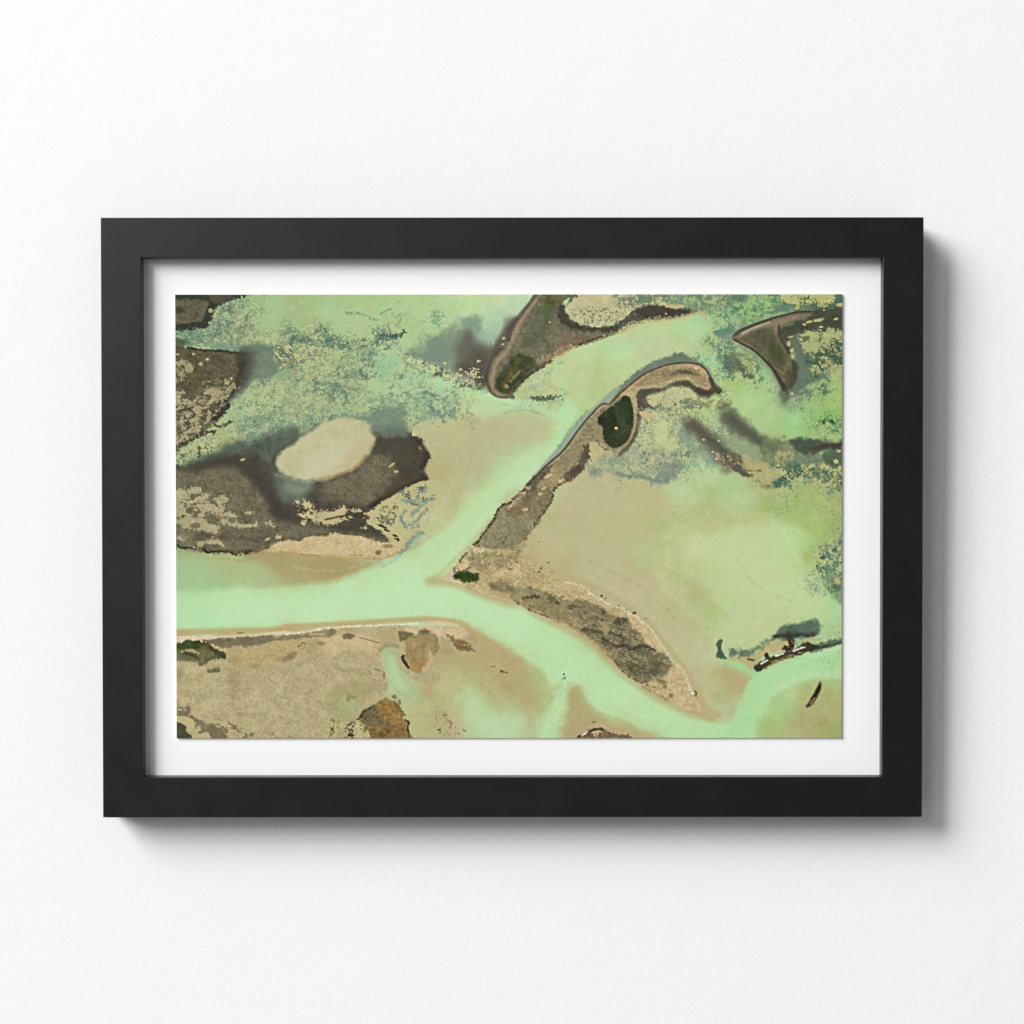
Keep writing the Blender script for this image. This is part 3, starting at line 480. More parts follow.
line("3,1: 370,560 510,440 620,300 680,210", 1.2, (176, 160, 138), .7, .85)
line("3,1: 760,115 850,20; 3,0: 960,1000", 1, (170, 150, 128), .8, .6)
line("4,0: 835,790 860,860 810,905 730,880", 5, (72, 60, 50), 1.6, .8)
# spit tip details
fill("2,2: 415,585 480,510 530,470 560,520 520,560 590,620 500,605", (214, 190, 156), soft=1, rough=.6, tex=6)
fill("2,2: 540,450 600,420 640,350 700,300 790,300 780,350 700,380 650,410 670,460 600,500 560,490", (208, 184, 144), soft=1, rough=1.2, rsz=3, tex=9)
for s_, w_ in (("2,2: 640,340 600,370 575,415", 2), ("2,2: 520,470 525,510 575,520 610,510", 2.4), ("2,2: 600,510 650,480 700,440 780,400 820,340", 1.6), ("2,2: 860,370 1024,370", 1.2), ("2,2: 660,400 700,395", 1.2), ("2,2: 700,260 750,270", 2), ("2,2: 870,290 910,290", 1.6), ("2,2: 960,270 1000,200 1024,170", 1.4)):
    line(s_, w_, (96, 86, 64), .8, .75, rough=.8, rsz=3)
fill("2,2: 680,420 1024,330; 3,2: 60,330 40,560; 2,2: 900,600 760,560 740,500", (178, 158, 114), soft=4, op=.6, rough=1, tex=12)
fill("2,2: 900,380 1024,370; 3,2: 100,450 100,560; 2,2: 900,560 860,520", (204, 182, 143), dens=.35, dsz=3, fade=3)
fill("2,2: 660,300 820,250 1024,230; 3,2: 160,230 60,420; 2,2: 940,520 760,480 640,400", (146, 132, 96), dens=.42, dsz=4.5, dang=-30, dstr=1.8, fade=5, op=.75)
fill("2,2: 1000,560; 3,2: 200,560 420,700 300,740 60,660; 2,2: 900,640", (160, 142, 102), dens=.35, dsz=4, dang=20, dstr=2, fade=4, op=.6)
fill("2,2: 850,610 960,600 1024,620; 3,2: 0,700; 2,2: 930,700 850,660", (138, 122, 88), soft=2, rough=1.5, tex=9)
fill("2,2: 512,560 560,512 640,510 700,525 748,532 740,600 660,608 610,618 570,590", (58, 78, 24), soft=.9, rough=1, rsz=2.6, tex=14)
blob(2, 2, 550, 560, 34, 24, (26, 44, 10), .8, rough=.3); blob(2, 2, 640, 535, 20, 14, (34, 52, 14), .7)
line("2,2: 590,610 680,655 800,700 900,740 1010,780", 1.6, (200, 172, 130), .8, .7)
line("2,2: 700,672 800,708 930,755", 1, (228, 206, 178), .6, .6, rough=.5)
# spit: lower olive meadow
fill("2,2: 1010,640; 3,2: 60,660 200,648 330,690 450,742 550,782 680,770 850,840 950,910 1024,935; 4,2: 60,950 100,1000; 4,3: 150,20 200,90 250,150 330,190 310,222 400,240 462,290 492,340 430,430 395,442 330,450 250,500 190,502 100,452 30,402 0,372; 3,3: 1010,345 950,290 870,200 800,130 700,60 600,0; 3,2: 500,960 400,930 250,865 100,800 30,770", (132, 119, 85), soft=1.6, rough=1.6, rsz=5, tex=12, op=.93)
fill("3,2: 30,690 300,700 420,800 540,860 640,980 480,960 300,880 100,800", (150, 134, 92), soft=3, op=.7, tex=9)
fill("4,3: 0,0 150,40 250,160 330,200 420,260 480,340 420,420 250,480 100,420 0,340; 3,3: 950,220 850,100 1000,60", (112, 104, 77), soft=5, op=.8, tex=10)
fill("3,2: 60,660 200,648 330,690 450,742 550,782 680,770 850,840 1024,935; 4,3: 150,20 250,150 330,190 462,290 492,340 395,442 250,500 100,452 0,372; 3,3: 1010,345 870,200 700,60 600,0; 3,2: 500,960 250,865 30,770", (172, 152, 110), dens=.17, dsz=3.4, dang=25, dstr=1.8, fade=3, op=.7)
fill("3,2: 300,700 550,800 850,850 1024,945; 4,3: 200,120 440,300 380,430 200,480 0,330; 3,3: 900,230 700,40; 3,2: 500,900", (84, 80, 60), dens=.2, dsz=4, dang=25, dstr=1.8, fade=4, op=.65)
for s_, w_ in (("3,2: 140,755 200,742 270,745", 3.4), ("4,3: 0,160 80,170 100,200 170,190", 3.4), ("4,3: 170,170 250,170 330,200", 3.4), ("4,3: 0,70 30,110", 3), ("3,3: 700,10 850,40", 3.2), ("3,3: 930,40 1024,80", 3), ("4,3: 330,190 270,200", 2.5), ("3,3: 870,100 1000,170", 3)):
    line(s_, w_, (70, 66, 50), 1.3, .75, rough=.9, rsz=3)
for (c_, r_, x_, y_, q_) in ((3, 2, 580, 840, 36), (3, 2, 450, 800, 26), (3, 2, 865, 960, 24), (3, 2, 790, 1010, 26), (3, 2, 1005, 975, 22), (3, 2, 500, 740, 20), (4, 3, 95, 375, 20), (4, 2, 30, 960, 50), (3, 3, 700, 20, 40), (3, 2, 400, 760, 40), (4, 3, 350, 340, 40)):
    blob(c_, r_, x_, y_, q_, q_*.65, (80, 76, 58), .7, rough=.35)
line("3,2: 80,800 200,865 300,905 400,945", 1.4, (100, 82, 56), .8, .7, rough=.7)
line("4,3: 20,395 100,455 200,502 250,498", 1.4, (92, 74, 50), .8, .7, rough=.7)
line("3,3: 640,40 760,110 850,190 900,260 1000,330", 3.5, (184, 158, 114), 1.6, .6, rough=1.2, rsz=3, tex=9)
line("3,3: 980,300 1010,350", 2, (90, 66, 44), .8, .8)
fill("4,3: 430,450 480,360 560,400 620,480 660,560 640,610 700,640 745,720 740,790 600,750 500,680 440,600 400,500", (200, 176, 136), soft=2, op=.9, tex=7)
fill("3,2: 420,600 560,620 700,690 850,760 1000,860; 4,2: 40,900 80,940 -20,920; 3,2: 850,820 650,760 540,760 440,680", (196, 174, 130), soft=1.6, op=.85, rough=.8, tex=11, tsz=2)
fill("4,2: 60,880 150,920 240,1010; 4,3: 300,60 400,200 360,220 250,140 200,60 150,10; 4,2: 90,960", (202, 178, 136), soft=1.2, op=.9, rough=.6, tex=9, tsz=2)
for s_, w_ in (("3,2: 520,612 600,622 700,670 800,745 880,790 960,820 1000,845", 2.0), ("4,2: 20,860 60,880 130,920 220,985; 4,3: 285,10 330,80", 2.0), ("4,3: 330,80 390,170 440,240 500,325 560,370 600,430 640,540 660,600", 2.4)):
    line(s_, w_, (228, 211, 190), .9, .6, rough=1.1, rsz=2.6, tex=8)
blob(4, 3, 672, 604, 17, 13, (246, 238, 228), .9, hard=.6, rough=.35); line("4,3: 690,585 708,600 700,625", 1.4, (84, 56, 34), .5, .9)
line("4,3: 700,650 745,730 755,795", 1.4, (214, 178, 136), .7, .6)
for (x_, y_, a_, b_) in ((400, 500, 34, 20), (415, 540, 24, 18), (470, 625, 24, 20), (455, 572, 10, 8), (320, 545, 14, 8), (255, 525, 18, 14), (370, 485, 26, 14)):
    blob(4, 3, x_, y_, a_, b_, (138, 116, 80), .85, rough=.4)
line("4,3: 200,540 330,600 440,670", 1.6, (150, 122, 80), .9, .6, rough=.8)
for (c_, r_, x_, y_, a_) in ((3, 2, 858, 735, 15), (3, 2, 895, 758, 10), (3, 2, 1010, 825, 12), (4, 2, 138, 895, 22), (4, 2, 65, 865, 10), (4, 2, 236, 945, 8), (3, 2, 812, 748, 8)):
    blob(c_, r_, x_, y_, a_, a_*.6, (88, 70, 46), .85, hard=.4, rough=.3)
for (x_, y_, a_) in ((298, 487, 11), (283, 514, 12), (230, 515, 9), (365, 428, 11), (300, 470, 18), (400, 516, 9), (75, 418, 16), (10, 380, 18), (10, 488, 16), (155, 208, 20), (30, 298, 18), (278, 236, 8)):
    blob(3, 2, x_, y_, a_, a_*.7, (84, 70, 48) if a_ < 15 else (130, 108, 74), .85 if a_ != 18 else .5, hard=.4, rough=.3)
# dark tear-shaped grove
line("4,0: 175,940; 4,1: 195,0 178,120 150,240 100,350 20,430; 3,1: 1000,455 900,412 840,375 810,340", 6, (92, 80, 66), 1.8, .9, rough=.5, w2=2.4, tex=5)
fill("3,0: 980,1010; 4,0: 40,935 90,955 115,1024; 4,1: 128,80 128,170 110,270 70,345 0,385; 3,1: 960,394 905,355 870,280 862,205 822,165 838,95 900,45", (50, 62, 34), land=-1, soft=1, rough=.7, rsz=3, tex=11)
fill("3,1: 850,90 960,60 1000,200 930,240 870,190 830,160", (36, 44, 22), soft=2.5, op=.85, tex=9)
fill("4,0: 10,960 80,960 100,1024; 4,1: 110,100 60,160 0,60", (34, 56, 26), soft=2.5, op=.7, tex=9)
line("4,1: 0,150 40,190 110,200", 3, (74, 68, 44), 1.5, .75)
blob(3, 1, 890, 90, 30, 24, (70, 72, 32), .7, rough=.3); blob(3, 1, 990, 212, 15, 13, (226, 176, 128), 1, hard=.8); blob(3, 1, 950, 320, 50, 40, (50, 56, 28), .6)
line("4,0: 125,960; 4,1: 140,40 142,160 115,260 70,345 0,400", 2.4, (168, 146, 108), .9, .8)
# arm inner
fill("4,0: 150,830 260,740 400,680 500,660 620,655 720,670 780,730 820,840 780,860 700,820 640,770 560,765 460,790 340,835 200,850", (160, 138, 103), soft=1.6, rough=.5, tex=7)
blob(4, 0, 590, 718, 80, 20, (76, 82, 48), .9, ang=4, rough=.3, tex=8); blob(4, 0, 690, 735, 45, 18, (104, 98, 62), .7, ang=12, rough=.3); blob(4, 0, 495, 732, 30, 18, (108, 98, 66), .8, rough=.3)
line("4,0: 480,680 620,660 730,680 780,740", 3, (190, 160, 124), 1.4, .7, rough=.6); blob(4, 0, 700, 682, 14, 10, (236, 204, 180), .9, hard=.5)
blob(4, 0, 410, 730, 50, 28, (140, 118, 88), .7, rough=.4); blob(4, 0, 160, 840, 34, 20, (172, 138, 104), .7)
# shoal east of the grove
fill("3,1: 740,345 790,330 850,365 900,400 1000,450 1010,490 900,480 850,500 800,600 740,560 760,480 740,400", (186, 176, 130), dens=.8, dsz=3, fade=2, tex=8)
fill("3,1: 745,575 850,490 1024,480; 4,1: 60,440 160,380 230,480 480,420 580,540 520,640 450,705 320,722 200,672 0,652; 3,1: 1000,650 900,640 820,665 760,640", (148, 162, 136), soft=3, op=.75, rough=2.6, rsz=5, tex=10)
fill("3,1: 745,575 850,490 1024,480; 4,1: 60,440 230,480 480,420 580,540 450,705 200,672 0,652; 3,1: 820,665", (190, 190, 146), dens=.25, dsz=2, fade=4, op=.7)
blob(3, 1, 790, 620, 50, 40, (120, 130, 112), .6, rough=.5); blob(3, 1, 1010, 500, 90, 40, (126, 138, 118), .55, rough=.5); line("3,1: 1000,630; 4,1: 60,652 200,655 300,690 440,705", 3.6, (112, 130, 116), 1.6, .7, rough=1)
blob(4, 1, 440, 620, 90, 70, (116, 132, 116), .6, rough=.5, tex=8)
fill("4,1: 180,60 400,0 640,0 640,120 560,220 620,330 700,430 600,520 640,560 520,640 400,560 280,620 160,640 60,600 160,480 190,300", (112, 130, 110), dens=.42, dsz=1.8, fade=6, op=.7)
fill("4,1: 180,40 330,20 560,30 560,200 600,400 480,420 330,560 180,640 0,600 120,480 190,300", (204, 198, 150), dens=.48, dsz=1.7, fade=5, op=.6)
fill("4,1: 320,180 420,170 460,300 540,400 400,410 320,330", (192, 204, 150), soft=5, op=.8)
fill("4,1: 180,60 260,60 330,80 250,130 200,100", (196, 182, 132), soft=.8, rough=.8)
fill("4,0: 330,980 500,960 700,970 800,1060 560,1060; 4,1: 640,60 400,60 300,40", (120, 134, 108), dens=.45, dsz=2.4, fade=3)
fill("4,1: 560,520 900,480 860,600 640,620", (130, 170, 145), dens=.4, dsz=2.1, fade=5, op=.7)
# diagonal dark troughs
fill("4,1: 590,130 720,150 800,240 900,320 1010,420; 5,1: 60,460 0,600; 4,1: 980,600 890,560 860,480 740,400 700,300 600,240", (104, 106, 86), soft=6, op=.85, rough=2.5, rsz=6, tex=5)
fill("4,1: 560,200 700,330 860,500 900,580 820,540 660,420 540,300", (126, 150, 128), soft=4, op=.6, rough=2)
line("4,1: 660,175 760,250 880,350 1000,480; 5,1: 40,540", 9, (84, 80, 66), 7, .9, w2=12)
fill("4,1: 860,420 1024,460; 5,1: 100,480 140,580 100,640 0,600; 4,1: 900,560", (168, 154, 116), dens=.22, dsz=2.2, fade=2)
fill("5,1: 20,600 0,560 110,560 140,620 190,650 120,660 60,620", (84, 92, 74), soft=1, rough=1.2, rsz=3)
for (x_, y_) in ((775, 318), (910, 328), (855, 432), (885, 495)): blob(4, 1, x_, y_, 13, 10, (200, 182, 136), .9, hard=.6, rough=.3)
fill("4,0: 1024,1000; 4,1: 900,40 1024,40; 5,1: 100,130 260,260 400,350 480,400 420,440 280,420 140,330 0,270; 4,1: 960,200 900,100", (98, 108, 86), soft=6, op=.9, rough=2, rsz=6, tex=5)
line("5,1: 0,120 110,215 240,320 340,385", 11, (84, 82, 66), 7, .9, w2=6)
fill("5,1: 40,300 200,360 340,460 250,520 100,460 0,400; 4,1: 900,300", (132, 152, 118), soft=4, op=.7, rough=2, tex=7)
fill("5,1: 300,330 560,330 640,560 560,620 440,560 340,560 280,440", (110, 122, 86), soft=3, op=.75, rough=3, rsz=4, tex=12)
fill("5,1: 400,440 560,420 700,560 600,600 440,540", (176, 170, 112), dens=.35, dsz=2.6, fade=3)
fill("5,1: 540,320 640,300 760,310 900,335 1100,325 1100,430 900,430 800,440 700,480 640,450 580,400", (76, 90, 70), soft=2.6, rough=1.4, tex=6)
line("5,1: 740,410 850,380 1000,375", 4, (66, 52, 42), 2, .7, w2=5); blob(5, 1, 740, 440, 60, 30, (84, 74, 60), .6)
fill("5,1: 560,470 700,460 900,430 1100,420 1100,800 960,760 820,660 700,680 600,620 540,560", (104, 128, 98), soft=3, op=.85, rough=3, rsz=4, tex=12)
fill("5,1: 850,440 1100,420 1100,560 900,560", (78, 98, 74), soft=3, op=.8, tex=9)
fill("5,1: 600,560 1100,560 1100,760 840,740 700,690 560,680", (180, 182, 122), dens=.42, dsz=3, fade=3)
fill("5,1: 500,560 700,540 860,600 1100,620 1100,790 960,800 860,720 700,670 580,660", (70, 112, 86), dens=.34, dsz=2.6, fade=2)
fill("5,1: 350,540 460,540 620,560 620,680 560,760 420,770 380,700 460,640 380,600", (74, 108, 84), dens=.48, dsz=3.2, fade=3)
blob(5, 1, 430, 735, 36, 30, (62, 96, 76), .9, hard=.3, rough=.4); blob(5, 1, 510, 710, 32, 24, (84, 112, 88), .8, rough=.4)
fill("5,1: 100,500 300,520 400,600 400,680 330,750 260,740 200,640 110,600 60,540", (178, 168, 120), soft=3.5, op=.65, rough=1.5, tex=8)
line("5,1: 130,600 270,605", 1.4, (120, 96, 60), .8, .7, rough=.8); fill("5,1: -40,470 80,460 110,520 80,580 -40,570", (112, 98, 72), dens=.5, dsz=2.4, fade=2)
line("5,1: 60,560 120,620 180,655", 3, (80, 88, 70), 1, .8, rough=1)
fill("5,1: 190,700 360,700 560,760 380,770 240,750", (110, 128, 92), dens=.35, dsz=2.2, fade=3)
blob(5, 1, 990, 425, 22, 11, (186, 178, 120), .95, hard=.6, rough=.3); blob(5, 1, 965, 518, 26, 22, (190, 182, 124), .95, hard=.6, rough=.3); blob(5, 1, 852, 535, 12, 12, (176, 170, 116), .9, hard=.6)
line("5,1: 850,165 870,140 910,145 950,165", 3, (52, 74, 58), .8, .95, rough=.8, rsz=3); blob(5, 1, 940, 165, 18, 16, (46, 62, 52), .9, hard=.4); blob(5, 1, 888, 165, 14, 14, (190, 184, 110), .9, hard=.5)
fill("5,1: 800,100 950,80 1060,120 1060,260 900,260 800,230", (96, 140, 86), dens=.33, dsz=2.2, fade=5)
# east edge speckle
fill("5,2: 1100,200 960,250 870,310 820,380 790,460 830,560 860,640 920,720 1100,820", (92, 128, 100), dens=.42, dsz=2.2, fade=3)
fill("5,2: 1100,540 840,540 900,680 960,740 1100,760", (112, 142, 106), soft=3, op=.4, tex=8)
fill("5,2: 880,580 1100,560 1100,720 960,700", (186, 176, 116), dens=.3, dsz=2.4, fade=2); fill("5,2: 830,300 1100,60 1100,240 900,300", (112, 140, 96), dens=.25, dsz=2.2, fade=4)
blob(5, 2, 848, 385, 26, 18, (66, 92, 78), .9, hard=.4, rough=.3); blob(5, 2, 795, 460, 13, 11, (76, 96, 76), .9, hard=.5); blob(5, 2, 955, 315, 26, 20, (60, 98, 78), .9, rough=.4); blob(5, 2, 975, 660, 50, 36, (62, 98, 78), .75, rough=.4)
line("5,2: 960,740 1060,800", 8, (138, 160, 115), 4, .6)
# ================= manta-shaped island
fill("5,0: 620,110 760,60 900,40 1100,-40 1100,720 940,700 850,780 720,830 600,900 540,900 620,640 540,520 460,380 470,310", (94, 116, 90), soft=4, op=.92, rough=3, rsz=5, tex=11)
fill("5,0: 420,330 480,290 700,220 760,130 900,120 1100,140 1100,340 900,330 700,340 620,400 560,430 540,560 500,480", (70, 72, 54), soft=3, op=.92, rough=2, rsz=5, tex=6)
fill("5,0: 560,400 640,380 640,520 720,600 660,700 700,840 600,930 520,960 560,760 600,620", (100, 116, 98), soft=4, op=.85, rough=1, tex=5)
fill("5,0: 400,60 640,60 700,100 560,150 380,180 250,230 130,300 60,340 120,250 300,180", (104, 130, 104), soft=3, op=.8, rough=2, tex=7)
fill("5,0: 400,-40 1100,-40 1100,110 860,130 700,100 500,90", (66, 108, 82), soft=3, op=.7, rough=3, tex=10)
fill("5,0: 460,-40 900,-40 960,60 880,130 740,90 640,110 480,80", (182, 184, 122), dens=.62, dsz=3.6, fade=3, tex=5)
blob(5, 0, 1000, 100, 34, 18, (184, 180, 118), .95, hard=.6, rough=.3)
for (x_, y_, a_, b_) in ((605, 130, 26, 14), (745, 155, 14, 8), (855, 148, 14, 8), (805, 240, 44, 15), (720, 258, 26, 12), (675, 280, 14, 10), (965, 230, 22, 10), (905, 318, 18, 10), (830, 305, 18, 9), (530, 460, 18, 28), (560, 520, 18, 20), (545, 396, 34, 6), (375, 685, 9, 9), (313, 603, 9, 7), (560, 920, 16, 14), (665, 380, 30, 14), (985, 405, 20, 14), (650, 455, 14, 10), (895, 625, 26, 14), (960, 660, 36, 12), (840, 660, 36, 12), (745, 710, 12, 8)):
    blob(5, 0, x_, y_, a_, b_, (184, 176, 122), .95, ang=-15 if a_ > 20 else 0, hard=.5, rough=.35, tex=5)
for s_ in ("5,0: 690,360 770,340 810,390 780,410 720,390", "5,0: 830,370 900,350 980,380 940,410 860,410", "5,0: 690,470 740,450 790,500 770,540 710,550 680,510", "5,0: 870,490 930,470 980,500 930,530 880,530", "5,0: 920,720 980,700 1060,720 1060,800 960,760"):
    fill(s_, (172, 178, 118), soft=1.2, rough=1.6, rsz=3.4, tex=6)
fill("5,0: 640,340 1100,340 1100,720 900,720 740,740 700,560 640,480", (168, 174, 118), dens=.42, dsz=3, fade=4)
fill("5,0: 700,540 1100,420 1100,720 900,680 760,780", (70, 96, 74), dens=.4, dsz=3, fade=3)
fill("5,0: 620,900 780,840 900,740 1100,740 1100,900 860,930 740,980 600,1000", (90, 126, 92), dens=.32, dsz=2.6, fade=4)
fill("5,0: 800,800 1100,720 1100,1060 700,1060", (166, 192, 118), dens=.55, dsz=4, fade=8, op=.7)
fill("5,0: 545,600 610,640 620,720 590,820 550,880 520,960 480,1010 455,930 470,860 500,760", (70, 72, 54), soft=2.4, rough=.8, tex=5)
line("5,0: 120,470 220,530 330,640 420,760 470,900 480,1000", 9, (126, 142, 110), 4, .6)
fill("5,0: 12,405 60,350 180,290 350,232 500,192 620,168 760,176 700,212 600,242 500,282 452,322 440,372 480,442 530,540 560,640 552,760 520,890 480,810 400,700 300,592 200,502 100,450", (96, 94, 66), land=.5, soft=1, rough=.3, tex=8)
fill("5,0: 40,395 200,310 350,250 500,208 620,185 740,190 600,235 490,275 440,330 400,380 370,300 200,345 90,400", (142, 120, 96), soft=1.8, op=.95, tex=5)
line("5,0: 440,330 430,380 480,470 520,560 530,640 500,700", 4, (124, 110, 80), 2, .75)
fill("5,0: 380,440 440,480 500,560 490,640 430,640 380,580 330,480", (74, 82, 46), soft=3, op=.75, tex=9)
blob(5, 0, 280, 400, 90, 50, (84, 84, 58), .6); blob(5, 0, 540, 780, 40, 80, (80, 76, 56), .7)
line("5,0: 60,425 180,480 270,560 380,665 480,730", 1.4, (140, 114, 84), .8, .8)
line("5,0: 750,160 620,165 500,190 350,232 180,290 65,345 12,405 80,448 200,512 290,590 380,685 440,780 490,860", 1.6, (64, 53, 45), .8, .9, w2=2.5)
line("5,0: 290,590 380,685 440,780 490,870", 1.5, (62, 56, 44), 1.6, .8, w2=6)
line("5,0: 440,300 448,380 490,470 530,540", 3, (62, 58, 44), 1.3, .8)
line("5,0: 100,365 200,315 350,262", 1.6, (192, 180, 168), .7, .9, w2=1.0)
fill("5,0: -60,560 60,580 150,680 200,760 120,760 60,720 -60,700", (80, 98, 74), soft=2.4, op=.85, rough=2, rsz=3, tex=7)
fill("5,0: -60,560 140,560 220,700 200,800 60,760", (172, 168, 112), dens=.3, dsz=2.4, fade=2); fill("5,0: -60,450 100,520 280,680 300,800 200,820 100,600 -60,540", (108, 142, 100), dens=.4, dsz=2.2, fade=3)
fill("4,0: 860,350 920,325 1024,305; 5,0: 40,340; 4,0: 1010,390 960,400 900,385", (96, 136, 108), soft=1.8, rough=1, tex=6); blob(4, 0, 1000, 400, 50, 40, (140, 150, 130), .7)
fill("4,0: 760,420 1024,400 1060,760 940,780 900,640 860,500", (110, 142, 108), dens=.36, dsz=2.3, fade=5)
fill("4,0: 960,600 1060,560 1060,720 980,700", (92, 112, 90), soft=2.5, op=.75, rough=1.5)
fill("4,0: 800,560 900,560 960,700 1024,800 880,800", (130, 190, 140), dens=.4, dsz=3, fade=5, op=.6)
fill("4,0: 860,170 1024,120; 5,0: 200,-40 440,60 300,180 100,280 0,330; 4,0: 960,280", (84, 138, 102), dens=.42, dsz=2.8, fade=5, op=.8)
fill("5,0: 0,60 300,0 500,60 300,200 60,280", (160, 190, 120), dens=.42, dsz=2.8, fade=5, op=.8)
blob(5, 0, 60, 30, 90, 40, (84, 112, 86), .75, rough=.4)
fill("4,0: 850,880 920,860 930,925 880,920", (70, 72, 54), soft=1.4, rough=1)
# ================= south-east wreck-like islet and sliver
fill("5,3: -60,320 60,220 220,230 300,160 450,110 620,120 500,200 300,260 250,330 180,400 60,310", (186, 172, 122), soft=2.4, op=.9, tex=6)
line("5,3: -80,300 100,345 190,420", 4, (165, 212, 150), 2.5, .7)
fill("5,3: 0,220 60,190 200,200 260,150 330,110 400,80 420,40 500,-20 700,-40 800,0 800,60 700,80 640,100 560,110 420,110 330,160 260,190 180,250 60,260 0,260", (112, 134, 106), soft=2.4, rough=2.2, rsz=4, tex=12)
fill("5,3: 410,80 500,30 620,20 760,20 800,50 740,80 640,90 580,110 500,110", (60, 66, 54), soft=2.2, rough=1.6, rsz=4, tex=9)
fill("5,2: 540,1010 640,990 730,955 800,980 830,1024; 5,3: 800,40 560,50 440,40", (82, 104, 86), soft=3.4, rough=2, rsz=5, tex=9, op=.85)
fill("5,3: 610,150 680,95 800,90 840,110 760,120 680,140", (176, 172, 122), soft=1.4, op=.8); line("5,3: 620,150 600,120 660,90", 4, (135, 175, 145), 2, .6)
line("5,3: 1060,118 960,135 860,165 760,195", 6, (84, 100, 84), 1.6, .9, w2=8, rough=.8); line("5,3: 1020,135 880,170 780,185", 2, (60, 70, 58), 1, .7)
fill("5,3: 220,370 240,335 320,290 420,250 500,225 590,200 640,160 690,128 760,150 820,170 900,160 860,180 740,215 620,255 500,290 400,330 320,375 260,402", (66, 54, 40), land=1, soft=1, rough=.8, rsz=3, tex=7)
fill("5,3: 300,355 400,300 520,255 640,220 720,200 640,245 480,292 360,345", (140, 112, 74), dens=.6, dsz=3, fade=1.5, tex=8)
line("5,3: 310,375 440,305 560,270", 1.4, (168, 138, 90), .8, .7)
fill("5,3: 470,200 500,160 540,170 520,120 580,110 590,150 570,200 520,220", (62, 48, 32), soft=.9, rough=1, rsz=3, tex=8); line("5,3: 560,125 600,150", 2, (140, 112, 78), .8, .7)
line("5,3: 320,255 345,275 330,240", 3, (52, 40, 30), .7, .95); blob(5, 3, 250, 370, 34, 32, (58, 58, 40), .9, hard=.4)
for s_ in ("5,3: 280,330 340,300", "5,3: 415,260 485,238", "5,3: 580,215 650,185 690,178"): line(s_, 1.3, (240, 232, 226), .5, .95, rough=.4)
line("5,3: 160,288 210,298", 2.2, (78, 70, 54), .8, .85)
fill("5,3: 830,495 838,560 800,640 765,700 710,735 695,720 740,650 790,560", (70, 60, 46), soft=1.3, rough=.3); line("5,3: 820,540 780,620 750,655", 2.6, (28, 22, 16), 1, .85)
line("5,3: 770,650 740,700", 2.2, (158, 128, 96), 1, .7); line("5,3: 850,490 835,520", 1.2, (196, 168, 124), .8, .6)
fill("4,3: 890,150 920,105 950,115 935,165 950,220 985,285 930,282 885,262 905,200", (76, 98, 78), soft=1.1, rough=.5, rsz=3, tex=5); blob(4, 3, 1020, 235, 10, 20, (90, 110, 86), .8)
fill("4,3: 960,330 1024,370; 5,3: 100,420 150,470 120,560 60,620; 4,3: 1000,600 940,480", (182, 170, 120), soft=4, op=.75)
# ================= bottom-left plain
fill("0,3: -60,90 300,80 1024,40; 1,3: 200,22 400,-5 800,-24; 2,3: 0,-32 200,-10 450,-20 620,0 740,60 700,180 500,160 380,200 340,330 400,480 250,520 100,440 0,380; 1,3: 940,300 900,180 860,200 880,350 930,500 900,620 760,700 640,820 640,1060 -0,1060; 0,3: -60,1060", (181, 167, 126), land=.42, soft=1.4, rough=.6, tex=7, tsz=3)
fill("0,3: -60,150 1024,100; 1,3: 500,60 860,180 880,400 900,600 600,800 400,1060; 0,3: -60,1060", (150, 132, 90), dens=.36, dsz=2.0, fade=5, op=.28)
fill("0,3: -60,250 1024,100; 1,3: 500,60 860,180 880,400 900,600 600,800 400,1060; 0,3: -60,1060", (204, 188, 146), dens=.32, dsz=2.0, fade=5, op=.34)
fill("0,3: 450,230 700,140 1024,90; 1,3: 330,110 250,250 0,300; 0,3: 900,340 650,400 500,380", (179, 159, 114), soft=7, op=.65, rough=2, tex=11, tsz=2.5)
fill("0,3: 560,300 900,120; 1,3: 200,100 100,220; 0,3: 900,330", (200, 170, 112), dens=.25, dsz=2, fade=4, op=.7)
fill("1,3: 330,100 700,60 860,150 860,260 600,180 400,260", (208, 184, 142), soft=4, op=.7, tex=9, tsz=2)
fill("1,3: 420,560 560,500 700,490 840,520 800,600 640,740 560,860 440,840 400,700", (166, 154, 108), soft=5, op=.75, tex=5); blob(1, 3, 560, 730, 110, 90, (170, 184, 134), .55, ang=-30)
blob(1, 3, 570, 645, 20, 34, (128, 116, 78), .6, ang=20); blob(1, 3, 620, 640, 26, 14, (132, 118, 80), .6)
for (x_, y_, a_, b_) in ((160, 380, 120, 30), (740, 640, 40, 60), (90, 670, 40, 30), (700, 765, 60, 20), (330, 680, 80, 50)):
    blob(0, 3, x_, y_, a_, b_, (198, 186, 142), .5, rough=.3)
for (x_, y_, a_, b_) in ((540, 500, 60, 120), (540, 290, 60, 30), (740, 355, 60, 30), (980, 290, 80, 26), (600, 800, 60, 20)):
    blob(0, 3, x_, y_, a_, b_, (152, 130, 88), .5, rough=.35)
blob(0, 3, 30, 420, 40, 60, (140, 134, 84), .6, rough=.4)
